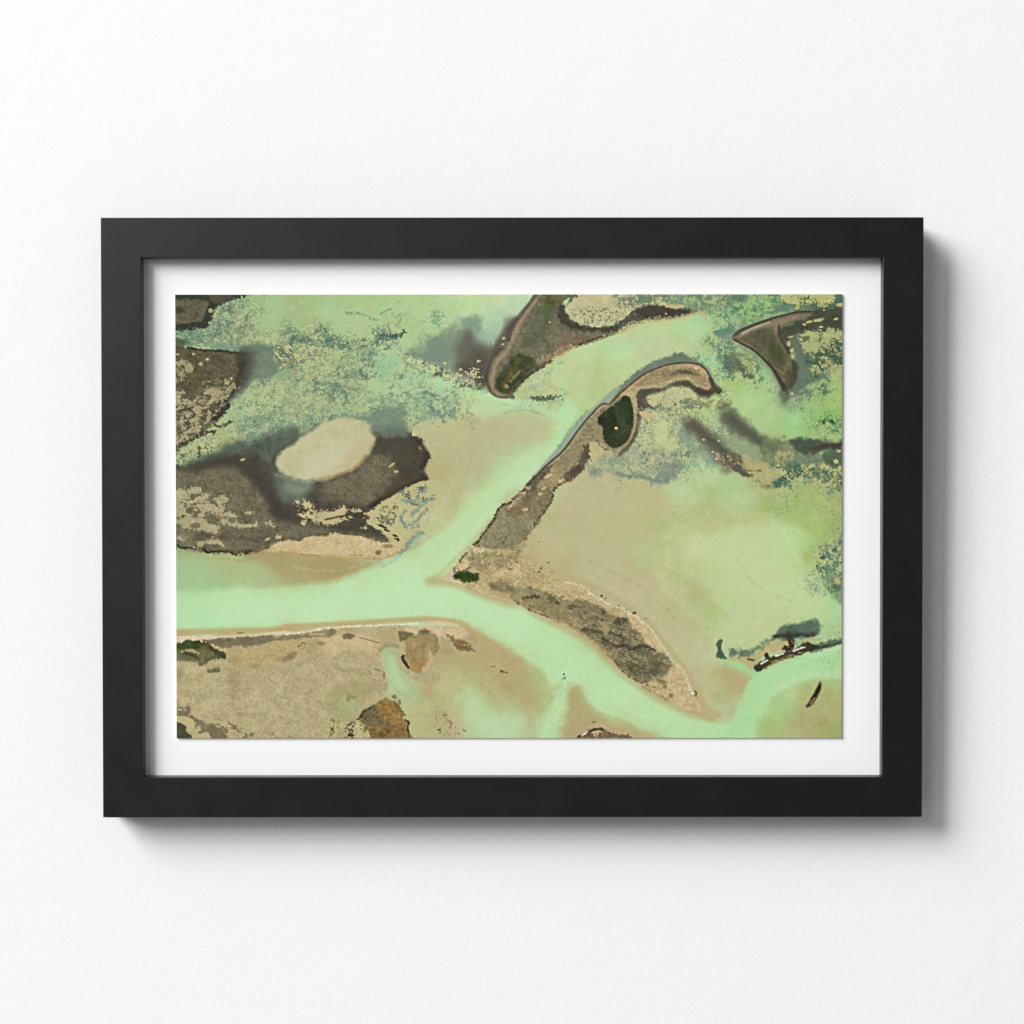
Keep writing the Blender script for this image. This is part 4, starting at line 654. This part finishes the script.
# white beach rim
line("0,3: -60,30 500,28 1024,5; 1,2: 0,1020 300,1005 560,990 800,975 1024,960; 2,2: 120,955 260,948 450,965 600,1000; 2,3: 700,50 860,150 960,240", 5.5, (186, 166, 116), 2.2, .85)
fill("0,3: -60,80 200,66 500,68 760,50 1040,22 1040,62 850,62 760,78 690,80 650,72 500,90 240,105 150,118 100,100 40,140 -60,150", (216, 198, 168), soft=.9, rough=.5, rsz=3, tex=7)
line("1,3: 0,50 100,42 210,24 320,8 440,-4 560,-14 700,-20 1024,-32; 2,2: 120,990 180,993", 1.6, (230, 218, 198), .8, .9, rough=.7, rsz=3, tex=8)
line("1,3: 0,30 150,25 250,8", 1.4, (200, 178, 128), .8, .7); line("2,2: 250,995 400,985 550,1010", 4, (214, 194, 158), 1.4, .8)
line("0,3: 570,45 620,42", 1.3, (120, 100, 64), .6, .8)
fill("2,3: 60,0 250,-10 600,10 640,60 560,100 500,60 380,80 300,40 100,50", (212, 190, 150), soft=1.6, op=.85, rough=1, tex=9, tsz=2.4)
fill("0,3: 240,108 500,88 650,75 700,82 850,62 900,80 880,130 700,160 640,170 560,160 420,190 350,160 300,140", (124, 112, 84), soft=1.4, rough=1, tex=8)
fill("0,3: 880,110 1024,62; 1,3: 100,60 230,45 430,5 440,50 380,80 200,80 60,100; 0,3: 1000,110", (138, 122, 90), soft=1.6, rough=.9, tex=8); line("1,3: 220,55 350,55", 2.2, (206, 180, 130), .8, .7)
fill("1,3: 0,240 90,220 60,290 -40,300", (140, 120, 84), soft=2, op=.8, rough=1); fill("1,3: 100,130 220,150 210,210 130,200", (118, 98, 62), dens=.5, dsz=2.6, fade=2); blob(1, 3, 320, 145, 34, 20, (148, 122, 80), .7, rough=.4)
fill("1,3: 512,60 580,48 625,65 615,90 540,105 512,90", (128, 108, 76), soft=.8, rough=.6, tex=8); line("1,3: 672,88 760,110 860,138", 1.2, (146, 118, 76), .6, .85)
# scrub
fill("0,3: -60,150 60,130 110,105 160,125 230,112 290,140 340,180 400,200 460,240 430,290 340,290 280,330 230,345 190,310 120,300 -60,280", (98, 96, 54), soft=1, rough=1, rsz=3, tex=14)
fill("0,3: -60,155 60,135 110,108 170,130 240,150 200,190 60,190 -60,190", (58, 72, 22), soft=1, rough=.9, tex=13); fill("0,3: 160,120 230,118 295,140 260,150 190,140", (40, 54, 14), soft=.8, rough=.8)
line("0,3: 310,170 380,220 440,260", 4.5, (58, 60, 36), 1.4, .8, rough=.8, tex=9); line("0,3: 70,235 130,240 180,270", 3.4, (60, 64, 42), 1.2, .8, rough=.8)
line("0,3: 50,215 120,205 200,230", 2, (190, 168, 118), .8, .75, rough=.8); line("0,3: 230,110 240,125", 2, (236, 206, 170), .6, .8)
for (x_, y_) in ((340, 155), (378, 180), (415, 200), (455, 200)): blob(0, 3, x_, y_, 15, 11, (216, 180, 124), .85, hard=.3, rough=.4)
fill("0,3: -60,240 60,240 200,290 160,310 60,300 -60,310", (110, 108, 78), soft=2, op=.8, tex=8)
fill("0,3: 285,388 350,372 400,362 410,390 370,412 310,408", (116, 110, 68), soft=1.2, rough=.6, tex=8)
# bottom-left corner mottles
fill("0,3: -60,690 60,680 130,730 120,800 -60,800", (126, 114, 82), dens=.7, dsz=3, fade=3)
fill("0,3: -60,760 60,770 160,820 270,870 340,890 440,950 480,1060 300,1060 250,980 190,940 160,860 60,830 -60,820", (124, 112, 82), soft=1.4, rough=1.2, tex=8)
fill("0,3: -60,820 60,812 160,845 165,900 130,960 110,940 90,900 60,880 -60,880", (188, 176, 128), soft=.8, rough=.7, rsz=3); fill("0,3: -60,880 50,880 90,910 100,960 150,1000 150,1060 -60,1060", (74, 72, 48), soft=1, rough=.6, tex=6)
fill("0,3: 160,950 215,905 225,950 200,980 290,965 310,1060 150,1060", (186, 172, 126), soft=.8, rough=.8, rsz=3); blob(0, 3, 215, 965, 18, 12, (130, 92, 60), .8, rough=.4)
fill("0,3: 330,850 480,860 700,960 1024,980 1024,1060 450,1060", (130, 108, 70), dens=.25, dsz=2.2, fade=3)
# rusty outcrop
fill("1,3: 860,665 930,650 1010,690; 2,3: 20,720 65,800 50,830 90,870 90,930 120,1060; 1,3: 740,1060 760,990 690,950 660,880 690,780 780,720", (140, 108, 60), land=1.3, soft=.9, rough=.9, rsz=3, tex=17, tsz=5)
fill("1,3: 690,790 780,730 860,760 900,900 780,900 700,870", (108, 96, 70), soft=3, op=.75, rough=1.5, tex=8); blob(1, 3, 960, 900, 80, 40, (122, 106, 72), .6, rough=.4); fill("1,3: 880,680 1000,720; 2,3: 20,800 0,900; 1,3: 900,860 860,740", (158, 116, 58), soft=3, op=.6, tex=12)
line("1,3: 650,845 670,830 700,780 780,730", 1.6, (62, 50, 34), .7, .85, rough=.7); line("2,3: 70,850 95,880 90,930 110,1000", 2, (66, 44, 26), .7, .85, rough=.7); line("1,3: 1000,690; 2,3: 10,670 20,700", 2, (110, 78, 44), .8, .8, rough=.8)
fill("1,3: 400,850 500,880 640,840 700,950 760,1060 420,1060", (90, 78, 54), dens=.22, dsz=2.2, fade=3); fill("1,3: 640,860 720,870 700,980 750,940 760,1060 640,1060", (190, 178, 132), dens=.5, dsz=3, fade=1.5)
line("1,3: 560,995 610,990", 2.4, (52, 46, 32), .7, .9, rough=.7)
fill("1,3: 750,380 880,380 900,480 820,500", (146, 118, 80), dens=.3, dsz=2.6, fade=2); fill("1,3: 860,620 980,600 1010,660 900,660", (140, 108, 70), dens=.35, dsz=2.4, fade=2)
# gully head
fill("1,3: 860,180 960,160 1040,200; 2,3: 0,300 80,430 160,560 200,640 120,660 0,640; 1,3: 960,480 920,360 870,260", (172, 188, 138), soft=3, op=.7); fill("1,3: 930,270 1000,280; 2,3: 20,440 90,560 0,560; 1,3: 960,440", (182, 208, 154), soft=4, op=.8)
line("1,3: 860,210 900,165 1000,160 1040,190", 3.4, (150, 142, 96), 1.8, .8)
fill("2,3: 10,30 120,45 180,60 200,20 290,15 300,45 345,60 370,110 380,200 340,240 310,300 260,370 200,410 140,402 100,365 60,300 80,180 60,120 20,110", (158, 136, 90), soft=1, rough=.8, rsz=3, tex=13)
fill("2,3: 10,30 130,45 120,70 60,110 20,120", (112, 98, 64), soft=1.2, op=.85, rough=.9, tex=9); blob(2, 3, 245, 30, 44, 22, (118, 104, 70), .85, rough=.4)
fill("2,3: 120,300 240,330 230,390 150,400", (170, 128, 74), soft=2, op=.7, tex=12); line("2,3: 45,260 60,310 95,360", 3, (54, 46, 34), .8, .95, rough=.5); blob(2, 3, 30, 200, 26, 40, (200, 176, 144), .8)
line("2,3: 300,230 300,310 240,380", 4, (204, 178, 136), 1.6, .75, rough=1)
fill("2,3: 420,50 540,90 640,130 700,200 600,205 540,190 500,140", (134, 104, 66), dens=.55, dsz=3, fade=2); fill("2,3: 545,170 600,165 700,195 690,210 560,205", (122, 94, 58), soft=1, op=.8, rough=1)
blob(2, 3, 460, 210, 70, 44, (164, 152, 112), .8); blob(2, 3, 962, 400, 18, 14, (112, 82, 46), .85, rough=.4); blob(2, 3, 1000, 412, 18, 10, (130, 98, 60), .8, rough=.4); blob(2, 3, 878, 357, 22, 7, (140, 118, 76), .8)
blob(2, 3, 385, 942, 13, 11, (72, 64, 40), .9, hard=.5); fill("2,3: 360,770 470,790 460,850 600,900 620,980 360,980", (140, 122, 84), dens=.2, dsz=2.2, fade=2)
# boat-like dot and bottom islet
blob(3, 3, 510, 428, 9, 12, (52, 60, 34), 1, hard=.9); blob(3, 3, 500, 425, 5, 4, (60, 66, 40), .9, hard=.9); fill("3,3: 495,450 525,450 525,480 495,480", (110, 150, 100), dens=.4, dsz=1.6, fade=1)
fill("3,3: 660,900 740,860 850,880 1024,930; 4,3: 60,930 250,1060 -20,1060; 3,3: 640,1060", (186, 164, 124), soft=2.5, op=.8, tex=7)
fill("3,3: 640,1000 680,985 740,945 800,928 860,930 920,960 1010,985; 4,3: 80,990 110,1060; 3,3: 640,1060", (116, 96, 68), land=1, soft=.9, rough=.9, rsz=3, tex=15, tsz=3); line("3,3: 670,1000 740,948", 1.2, (232, 214, 192), .6, .9, rough=.4)
line("3,3: 740,955 800,935 860,935", 2, (56, 46, 32), .8, .8, rough=.7); blob(3, 3, 650, 1000, 14, 10, (44, 36, 26), .9, hard=.5); fill("3,3: 760,960 860,950 850,1000 790,1010", (196, 164, 118), dens=.5, dsz=3, fade=1); blob(3, 3, 785, 870, 18, 10, (128, 110, 72), .8, rough=.3)
# fine ripple lines and wrack on the silt
for k_, (a_, w_, o_) in enumerate((("3,2: 560,420 760,560; 4,2: 0,700 200,830 330,960", 1.2, .22), ("3,2: 700,380 900,500; 4,2: 160,640 360,800 520,960", 1.2, .2), ("2,1: 560,520 520,700 430,860 400,1000", 1.6, .2), ("2,1: 700,420 640,620 560,800", 1.2, .16), ("2,3: 480,480 620,560 720,700 760,900", 1.6, .2), ("2,3: 620,420 780,520 900,660 940,800", 1.4, .18), ("4,1: 600,900; 4,2: 500,120 430,300 470,480", 1.4, .18), ("5,2: 60,400 160,560 340,700 560,780", 1.4, .16), ("1,2: 60,470 300,500 560,480 760,420", 1.2, .22), ("0,2: 300,380 600,400 900,440; 1,2: 100,520", 1.2, .2))):
    line(a_, w_, (158, 148, 100) if k_ % 2 else (206, 206, 160), 1.6, o_, rough=1.5, rsz=6)
# ================= ground texture on everything dry
br = LM*sm(-12, 6, IMG[..., 0]-IMG[..., 1])
n = fbm(4, 921, 5, gain=.85)
IMG += (br*(n*.62+fbm(16, 927, 3)*.45))[..., None]*np.array((12, 11, 9.5), np.float32)
n2 = sm(.15, .6, fbm(5, 923, 4, 25, 1.5, gain=.8))*br*sm(90, 60, np.abs(IMG[..., 0]-140))
IMG += n2[..., None]*np.array((-15, -14, -10), np.float32)
n3 = sm(.3, .7, fbm(3.4, 925, 3, gain=.8))*br*sm(80, 40, np.abs(IMG[..., 0]-150))
IMG += n3[..., None]*np.array((20, 17, 11), np.float32)
IMG += LM[..., None]*np.array((-3.0, 1.2, -1.0), np.float32)
# crisp fine grain on the dry ground
IMG += (LM*fbm(2.0, 941, 2, gain=.9))[..., None]*np.array((5, 4.6, 4), np.float32)
# faint flow-drawn detail in the water
wt = (1-LM)*sm(.0, .02, 1+0*LM)
IMG += (wt*(fbm(5, 931, 5, gain=.9)*.6+fbm(5, 933, 3, -40, 4)*.4))[..., None]*np.array((3.6, 3.0, 3.6), np.float32)
IMG += (wt*fbm(4, 935, 4, gain=.85))[..., None]*np.array((3.0, -.4, 1.8), np.float32)
# ================= grain of the print
IMG += fbm(1.7, 901, 2)[..., None]*np.array((3.2, 3.0, 3.6), np.float32)
IMG += (fbm(2.3, 905, 2, 90, 1.6)[..., None])*np.array((2.2, 1.2, 2.6), np.float32)
IMG += (fbm(3.2, 907, 2)[..., None])*np.array((2.4, -1.2, 1.6), np.float32)
def blur(a, n):
    for ax in (0, 1):
        p = np.concatenate([np.repeat(np.take(a, [0], ax), n, ax), a, np.repeat(np.take(a, [-1], ax), n, ax)], ax)
        L_ = a.shape[ax]; a = sum(np.take(p, range(k, k+L_), ax) for k in range(2*n+1))/(2*n+1)
    return a
IMG = IMG+.55*(IMG-blur(blur(IMG, 1), 1))+.25*(IMG-blur(blur(IMG, 4), 4))
lum = (IMG @ np.array((.3, .59, .11), np.float32))[..., None]
IMG = lum+(IMG-lum)*(.88+.12*sm(110, 170, lum))
np.clip(IMG, 4, 252, out=IMG)
# =====================================================================================
#  Framed aerial print hanging on a white plaster wall.
#  World units are metres; one pixel of the photograph is about PX metres at the frame.
# =====================================================================================
PX = 0.0005                      # metres per photo pixel at the plane of the frame front
scene = bpy.context.scene
DEPTH = 0.030                    # frame front stands this far off the wall
CAMD = 1.30                      # camera to frame front
CX, CZ = 0.0, 0.0                # the frame's centre

def link(o):
    scene.collection.objects.link(o); return o

def mesh_obj(name, verts, faces, mat, parent=None, smooth=False):
    me = bpy.data.meshes.new(name); me.from_pydata(verts, [], faces); me.update()
    if smooth:
        for p in me.polygons: p.use_smooth = True
    me.materials.append(mat)
    o = link(bpy.data.objects.new(name, me))
    if parent: o.parent = parent
    return o

def new_mat(name):
    m = bpy.data.materials.new(name); m.use_nodes = True
    nt = m.node_tree; return m, nt, nt.nodes['Principled BSDF']

def lin(c):
    c = c/255.0
    return c/12.92 if c <= .04045 else ((c+.055)/1.055)**2.4

# ------------------------------------------------------------------ materials
def wall_material():
    m, nt, b = new_mat('white_plaster'); N, L = nt.nodes, nt.links
    tc = N.new('ShaderNodeTexCoord')
    n1 = N.new('ShaderNodeTexNoise'); n1.inputs['Scale'].default_value = 480; n1.inputs['Detail'].default_value = 5; n1.inputs['Roughness'].default_value = .55
    n2 = N.new('ShaderNodeTexNoise'); n2.inputs['Scale'].default_value = 42; n2.inputs['Detail'].default_value = 4
    n3 = N.new('ShaderNodeTexNoise'); n3.inputs['Scale'].default_value = 5; n3.inputs['Detail'].default_value = 3
    for n in (n1, n2, n3): L.new(tc.outputs['Object'], n.inputs['Vector'])
    # broad uneven trowelling decides where the fine grain shows
    rr = N.new('ShaderNodeMapRange'); rr.inputs[1].default_value = .35; rr.inputs[2].default_value = .65; rr.inputs[3].default_value = .35; rr.inputs[4].default_value = 1.0
    L.new(n3.outputs['Fac'], rr.inputs[0])
    mul = N.new('ShaderNodeMath'); mul.operation = 'MULTIPLY'; L.new(n1.outputs['Fac'], mul.inputs[0]); L.new(rr.outputs[0], mul.inputs[1])
    add = N.new('ShaderNodeMath'); add.operation = 'MULTIPLY_ADD'; add.inputs[1].default_value = 1.3
    L.new(n2.outputs['Fac'], add.inputs[0]); L.new(mul.outputs[0], add.inputs[2])
    bp = N.new('ShaderNodeBump'); bp.inputs['Strength'].default_value = WALL_BUMP; bp.inputs['Distance'].default_value = .0006
    L.new(add.outputs[0], bp.inputs['Height']); L.new(bp.outputs[0], b.inputs['Normal'])
    cr = N.new('ShaderNodeMix'); cr.data_type = 'RGBA'
    cr.inputs[6].default_value = (.845, .846, .846, 1); cr.inputs[7].default_value = (.868, .869, .870, 1)
    L.new(n3.outputs['Fac'], cr.inputs[0]); L.new(cr.outputs[2], b.inputs['Base Color'])
    b.inputs['Roughness'].default_value = .9; b.inputs['Specular IOR Level'].default_value = .15
    return m

def frame_material():
    m, nt, b = new_mat('black_painted_wood'); N, L = nt.nodes, nt.links
    tc = N.new('ShaderNodeTexCoord')
    mp = N.new('ShaderNodeMapping'); mp.inputs['Scale'].default_value = (1, 1, 1); L.new(tc.outputs['Object'], mp.inputs[0])
    n1 = N.new('ShaderNodeTexNoise'); n1.inputs['Scale'].default_value = 60; n1.inputs['Detail'].default_value = 6
    n2 = N.new('ShaderNodeTexNoise'); n2.inputs['Scale'].default_value = 900; n2.inputs['Detail'].default_value = 3
    L.new(mp.outputs[0], n1.inputs['Vector']); L.new(mp.outputs[0], n2.inputs['Vector'])
    r = N.new('ShaderNodeMapRange'); r.inputs[1].default_value = .3; r.inputs[2].default_value = .7; r.inputs[3].default_value = FR_ROUGH-.03; r.inputs[4].default_value = FR_ROUGH+.03
    L.new(n1.outputs['Fac'], r.inputs[0]); L.new(r.outputs[0], b.inputs['Roughness'])
    bp = N.new('ShaderNodeBump'); bp.inputs['Strength'].default_value = .12; bp.inputs['Distance'].default_value = .0001
    L.new(n2.outputs['Fac'], bp.inputs['Height']); L.new(bp.outputs[0], b.inputs['Normal'])
    b.inputs['Base Color'].default_value = (*FR_COL, 1)
    b.inputs['Specular IOR Level'].default_value = FR_SPEC
    return m

def card_material():
    m, nt, b = new_mat('white_mount_card'); N, L = nt.nodes, nt.links
    tc = N.new('ShaderNodeTexCoord')
    n1 = N.new('ShaderNodeTexNoise'); n1.inputs['Scale'].default_value = 1500; n1.inputs['Detail'].default_value = 2
    L.new(tc.outputs['Object'], n1.inputs['Vector'])
    bp = N.new('ShaderNodeBump'); bp.inputs['Strength'].default_value = .06; bp.inputs['Distance'].default_value = .0001
    L.new(n1.outputs['Fac'], bp.inputs['Height']); L.new(bp.outputs[0], b.inputs['Normal'])
    b.inputs['Base Color'].default_value = (.87, .87, .872, 1); b.inputs['Roughness'].default_value = .8
    b.inputs['Specular IOR Level'].default_value = .2
    return m

def plain(name, col, rough=.7, spec=.3, metal=0):
    m, nt, b = new_mat(name); N, L = nt.nodes, nt.links
    tc = N.new('ShaderNodeTexCoord'); n = N.new('ShaderNodeTexNoise'); n.inputs['Scale'].default_value = 300
    L.new(tc.outputs['Object'], n.inputs['Vector'])
    mx = N.new('ShaderNodeMix'); mx.data_type = 'RGBA'
    mx.inputs[6].default_value = (*[c*.92 for c in col], 1); mx.inputs[7].default_value = (*[min(1, c*1.06) for c in col], 1)
    L.new(n.outputs['Fac'], mx.inputs[0]); L.new(mx.outputs[2], b.inputs['Base Color'])
    b.inputs['Roughness'].default_value = rough; b.inputs['Specular IOR Level'].default_value = spec; b.inputs['Metallic'].default_value = metal
    return m

def print_material():
    m, nt, b = new_mat('printed_paper'); N, L = nt.nodes, nt.links
    at = N.new('ShaderNodeAttribute'); at.attribute_name = 'ink'
    tc = N.new('ShaderNodeTexCoord'); n = N.new('ShaderNodeTexNoise'); n.inputs['Scale'].default_value = 4800; n.inputs['Detail'].default_value = 2
    L.new(tc.outputs['Object'], n.inputs['Vector'])
    r = N.new('ShaderNodeMapRange'); r.inputs[3].default_value = .94; r.inputs[4].default_value = 1.06; L.new(n.outputs['Fac'], r.inputs[0])
    mx = N.new('ShaderNodeVectorMath'); mx.operation = 'SCALE'
    L.new(at.outputs['Color'], mx.inputs[0]); L.new(r.outputs[0], mx.inputs['Scale']); L.new(mx.outputs[0], b.inputs['Base Color'])
    b.inputs['Roughness'].default_value = .6; b.inputs['Specular IOR Level'].default_value = .12
    return m

WALL_BUMP = .34; FR_ROUGH = .37; FR_COL = (.0004, .0004, .0008); FR_SPEC = .46
M_wall = wall_material(); M_frame = frame_material(); M_card = card_material(); M_print = print_material()
M_edge = plain('print_card_edge', (.82, .82, .81), .8, .2)
M_back = plain('brown_backing_board', (.30, .22, .14), .85, .2)


# ------------------------------------------------------------------ wall
# faintly uneven plaster surface; a hairline settling crack above the frame
def wall():
    n = 220; W = 1.6; vs = []; fs = []
    for j in range(n+1):
        for i in range(n+1):
            x = -W+2*W*i/n; z = -W+2*W*j/n
            y = .0005*(math.sin(x*7.1+1.3)*math.cos(z*5.3+.4)+.5*math.sin(x*15.7+z*11.1))
            vs.append((x, y, z))
    for j in range(n):
        for i in range(n):
            a = j*(n+1)+i; fs.append((a, a+1, a+n+2, a+n+1))
    o = mesh_obj('wall', vs, fs, M_wall, smooth=True)
    o['kind'] = 'structure'
    return o
WALL = wall()

# pixel of the photograph -> world X / Z at distance `back` behind the frame front
def wx_(px, back=0.0): return (px-512)*PX*(CAMD+back)/CAMD
def wz_(py, back=0.0): return (512-py)*PX*(CAMD+back)/CAMD

# hairline flaking in the plaster above the frame
def flaking():
    import random
    rnd = random.Random(4); vs = []; fs = []
    spots = [(845, 172, 1.1), (848, 179, .7), (851, 187, .8), (854, 203, 1.6), (853, 207, 1.2), (855, 210, 1.5), (857, 213, 1.2), (856, 206, .8), (858, 216, .8), (851, 201, .7), (1003, 196, 1.4), (1005, 198, .9), (828, 85, 1.2), (829, 80, .7), (388, 180, .6), (199, 961, .6), (860, 12, .7)]
    for px, py, r in spots:
        x, z = wx_(px, DEPTH), wz_(py, DEPTH); y = .0005*(math.sin(x*7.1+1.3)*math.cos(z*5.3+.4)+.5*math.sin(x*15.7+z*11.1))
        b = len(vs); n = 7; r *= .00042
        for k in range(n):
            t = k/n*2*math.pi; q = r*rnd.uniform(.5, 1.2); vs.append((x+q*math.cos(t)*.7, y+.0001, z+q*math.sin(t)*1.3))
        vs.append((x, y-r*.55, z+r*.3))
        for k in range(n): fs.append((b+k, b+(k+1) % n, b+n))
    o = mesh_obj('plaster_flakes', vs, fs, M_wall, WALL)
flaking()

# ------------------------------------------------------------------ the frame (thing)
# local space: origin at the frame's centre on its back; -Y faces the room
OW, OH = 821.0*PX, 600.0*PX      # outer width / height
FW = 40.3*PX                     # width of the moulding's face
CZ = wz_(517.0); CX = wx_(512.35)
root = link(bpy.data.objects.new('picture_frame', None))
root.empty_display_size = .05
root.location = (CX, -.0042, CZ)
root.rotation_euler = (math.radians(TILT), math.radians(-ROLL), 0)
root['label'] = 'matte black wooden picture frame with white mount hanging on the white wall'
root['category'] = 'picture frame'

REC = 0.0088                     # rebate: card lies this far behind the face
def moulding(name, side):
    """one mitred length of black moulding; side 0 top, 1 right, 2 bottom, 3 left"""
    L_ = OW if side in (0, 2) else OH
    # cross-section (u inwards from the outer edge, y depth: 0 back .. -DEPTH front)
    e = .00035; f = .00022; D_ = DEPTH-.0042
    prof = [(0, 0), (0, -D_+e), (e*.3, -D_+e*.3), (e, -D_), (FW-e, -D_), (FW-e*.3, -D_+e*.3), (FW, -D_+e),
            (FW, -D_+REC), (FW-.006, -D_+REC), (FW-.006, 0)]
    gap = .00007                 # hair of a joint at each mitre
    vs = []; n = len(prof)
    for end in (-1, 1):
        for u, y in prof:
            vs.append((end*(L_/2-u-gap), y, OHALF[side]-u))
    fs = [tuple(range(n)), tuple(range(2*n-1, n-1, -1))]
    for k in range(n):
        a, b = k, (k+1) % n; fs.append((a, a+n, b+n, b))
    me_o = mesh_obj(name, vs, fs, M_frame, root)
    rot = {0: 0, 1: math.pi/2, 2: math.pi, 3: -math.pi/2}[side]
    c, s = math.cos(rot), math.sin(rot)
    for v in me_o.data.vertices:
        x, y, z = v.co; v.co = (x*c+z*s, y, -x*s+z*c)
    bm = bmesh.new(); bm.from_mesh(me_o.data); bmesh.ops.recalc_face_normals(bm, faces=bm.faces); bm.to_mesh(me_o.data); bm.free()
    return me_o
OHALF = {0: OH/2, 1: OW/2, 2: OH/2, 3: OW/2}
for sd in range(4): moulding('frame_rail', sd)

def box(name, x0, x1, y0, y1, z0, z1, mat, parent, bev=0):
    bm = bmesh.new(); bmesh.ops.create_cube(bm, size=1)
    for v in bm.verts:
        v.co = ((x0+x1)/2+v.co.x*(x1-x0), (y0+y1)/2+v.co.y*(y1-y0), (z0+z1)/2+v.co.z*(z1-z0))
    if bev: bmesh.ops.bevel(bm, geom=bm.edges[:], offset=bev, segments=2, affect='EDGES')
    me = bpy.data.meshes.new(name); bm.to_mesh(me); bm.free(); me.materials.append(mat)
    o = link(bpy.data.objects.new(name, me)); o.parent = parent; return o

D_ = DEPTH-.0042
IW, IH = OW/2-FW+.0055, OH/2-FW+.0055
yc = -D_+REC+.0002              # face of the mount card
box('mount_board', -IW, IW, yc, yc+.0024, -IH, IH, M_card, root)
box('backing_board', -IW, IW, yc+.0026, yc+.0056, -IH, IH, M_back, root)

# ------------------------------------------------------------------ the print (part)
back = REC                       # depth behind the frame front plane
def px2loc(px, py, y):
    """photo pixel -> frame-local point on local plane y (inverse of the perspective and tilt)"""
    # camera ray: from (0,-CAMD-DEPTH,0) through the pixel
    o = Vector((0, -CAMD-DEPTH, 0)); d = Vector(((px-512)*PX, CAMD, (512-py)*PX))
    mi = root.matrix_basis.inverted(); ol = mi @ o; dl = mi.to_3x3() @ d
    t = (y-ol.y)/dl.y; return ol+dl*t
PT = .0017                       # thickness of the print's card
yp = yc-PT
X0, X1 = px2loc(175.9, 516.5, yp).x, px2loc(841.9, 516.5, yp).x
Z1, Z0 = px2loc(509, 294.4, yp).z, px2loc(509, 738.1, yp).z
box('print_card', X0, X1, yp+.0001, yc-.0001, Z0, Z1, M_edge, root)
def make_print():
    gx = np.linspace(X0, X1, GW); gz = np.linspace(Z1, Z0, GH)
    GXm, GZm = np.meshgrid(gx, gz)
    co = np.empty((GH*GW, 3), np.float32); co[:, 0] = GXm.ravel(); co[:, 1] = yp; co[:, 2] = GZm.ravel()
    idx = np.arange(GH*GW, dtype=np.int32).reshape(GH, GW)
    q = np.stack([idx[:-1, :-1], idx[1:, :-1], idx[1:, 1:], idx[:-1, 1:]], -1).reshape(-1, 4)
    me = bpy.data.meshes.new('print_sheet'); nf = len(q)
    me.vertices.add(GH*GW); me.vertices.foreach_set('co', co.ravel())
    me.loops.add(nf*4); me.loops.foreach_set('vertex_index', q.ravel())
    me.polygons.add(nf); me.polygons.foreach_set('loop_start', np.arange(0, nf*4, 4, dtype=np.int32))
    me.update(calc_edges=True)
    c = np.clip(IMG, 0, 255)/255.; c = np.where(c <= .04045, c/12.92, ((c+.055)/1.055)**2.4)*INK
    col = np.ones((GH*GW, 4), np.float32); col[:, :3] = c.reshape(-1, 3)
    at = me.attributes.new('ink', 'FLOAT_COLOR', 'POINT'); at.data.foreach_set('color', col.ravel())
    me.materials.append(M_print)
    o = link(bpy.data.objects.new('print_sheet', me)); o.parent = root
    o['label'] = 'aerial photograph of a mint green river winding between sandy islands'
    return o
make_print()

# ------------------------------------------------------------------ camera
cam = bpy.data.cameras.new('camera'); co = link(bpy.data.objects.new('camera', cam))
co.location = (0, -CAMD-DEPTH, 0); co.rotation_euler = (math.pi/2, 0, 0)
cam.sensor_width = 36; cam.lens = 36*CAMD/(1024*PX); cam.clip_start = .05; cam.clip_end = 50
scene.camera = co

# ------------------------------------------------------------------ light: one tall window-like softbox up left, an added lamp for frame sheen, dim room
def area(name, loc, size, power, col, tgt=(0, 0, 0), shape='DISK', size_y=None):
    l = bpy.data.lights.new(name, 'AREA'); l.shape = shape; l.size = size
    if size_y: l.size_y = size_y
    l.energy = power; l.color = col
    o = link(bpy.data.objects.new(name, l)); o.location = loc
    o.rotation_euler = (Vector(tgt)-Vector(loc)).to_track_quat('-Z', 'Y').to_euler(); return o
for args in LIGHTS: area(*args)
w = bpy.data.worlds.new('World'); scene.world = w; w.use_nodes = True
bg = w.node_tree.nodes['Background']; bg.inputs[0].default_value = (*AMB_COL, 1); bg.inputs[1].default_value = AMB

scene.render.engine = 'CYCLES'
vs_ = scene.view_settings; vs_.view_transform = 'Standard'; vs_.look = 'None'; vs_.exposure = EXPO; vs_.gamma = 1; vs_.use_curve_mapping = False
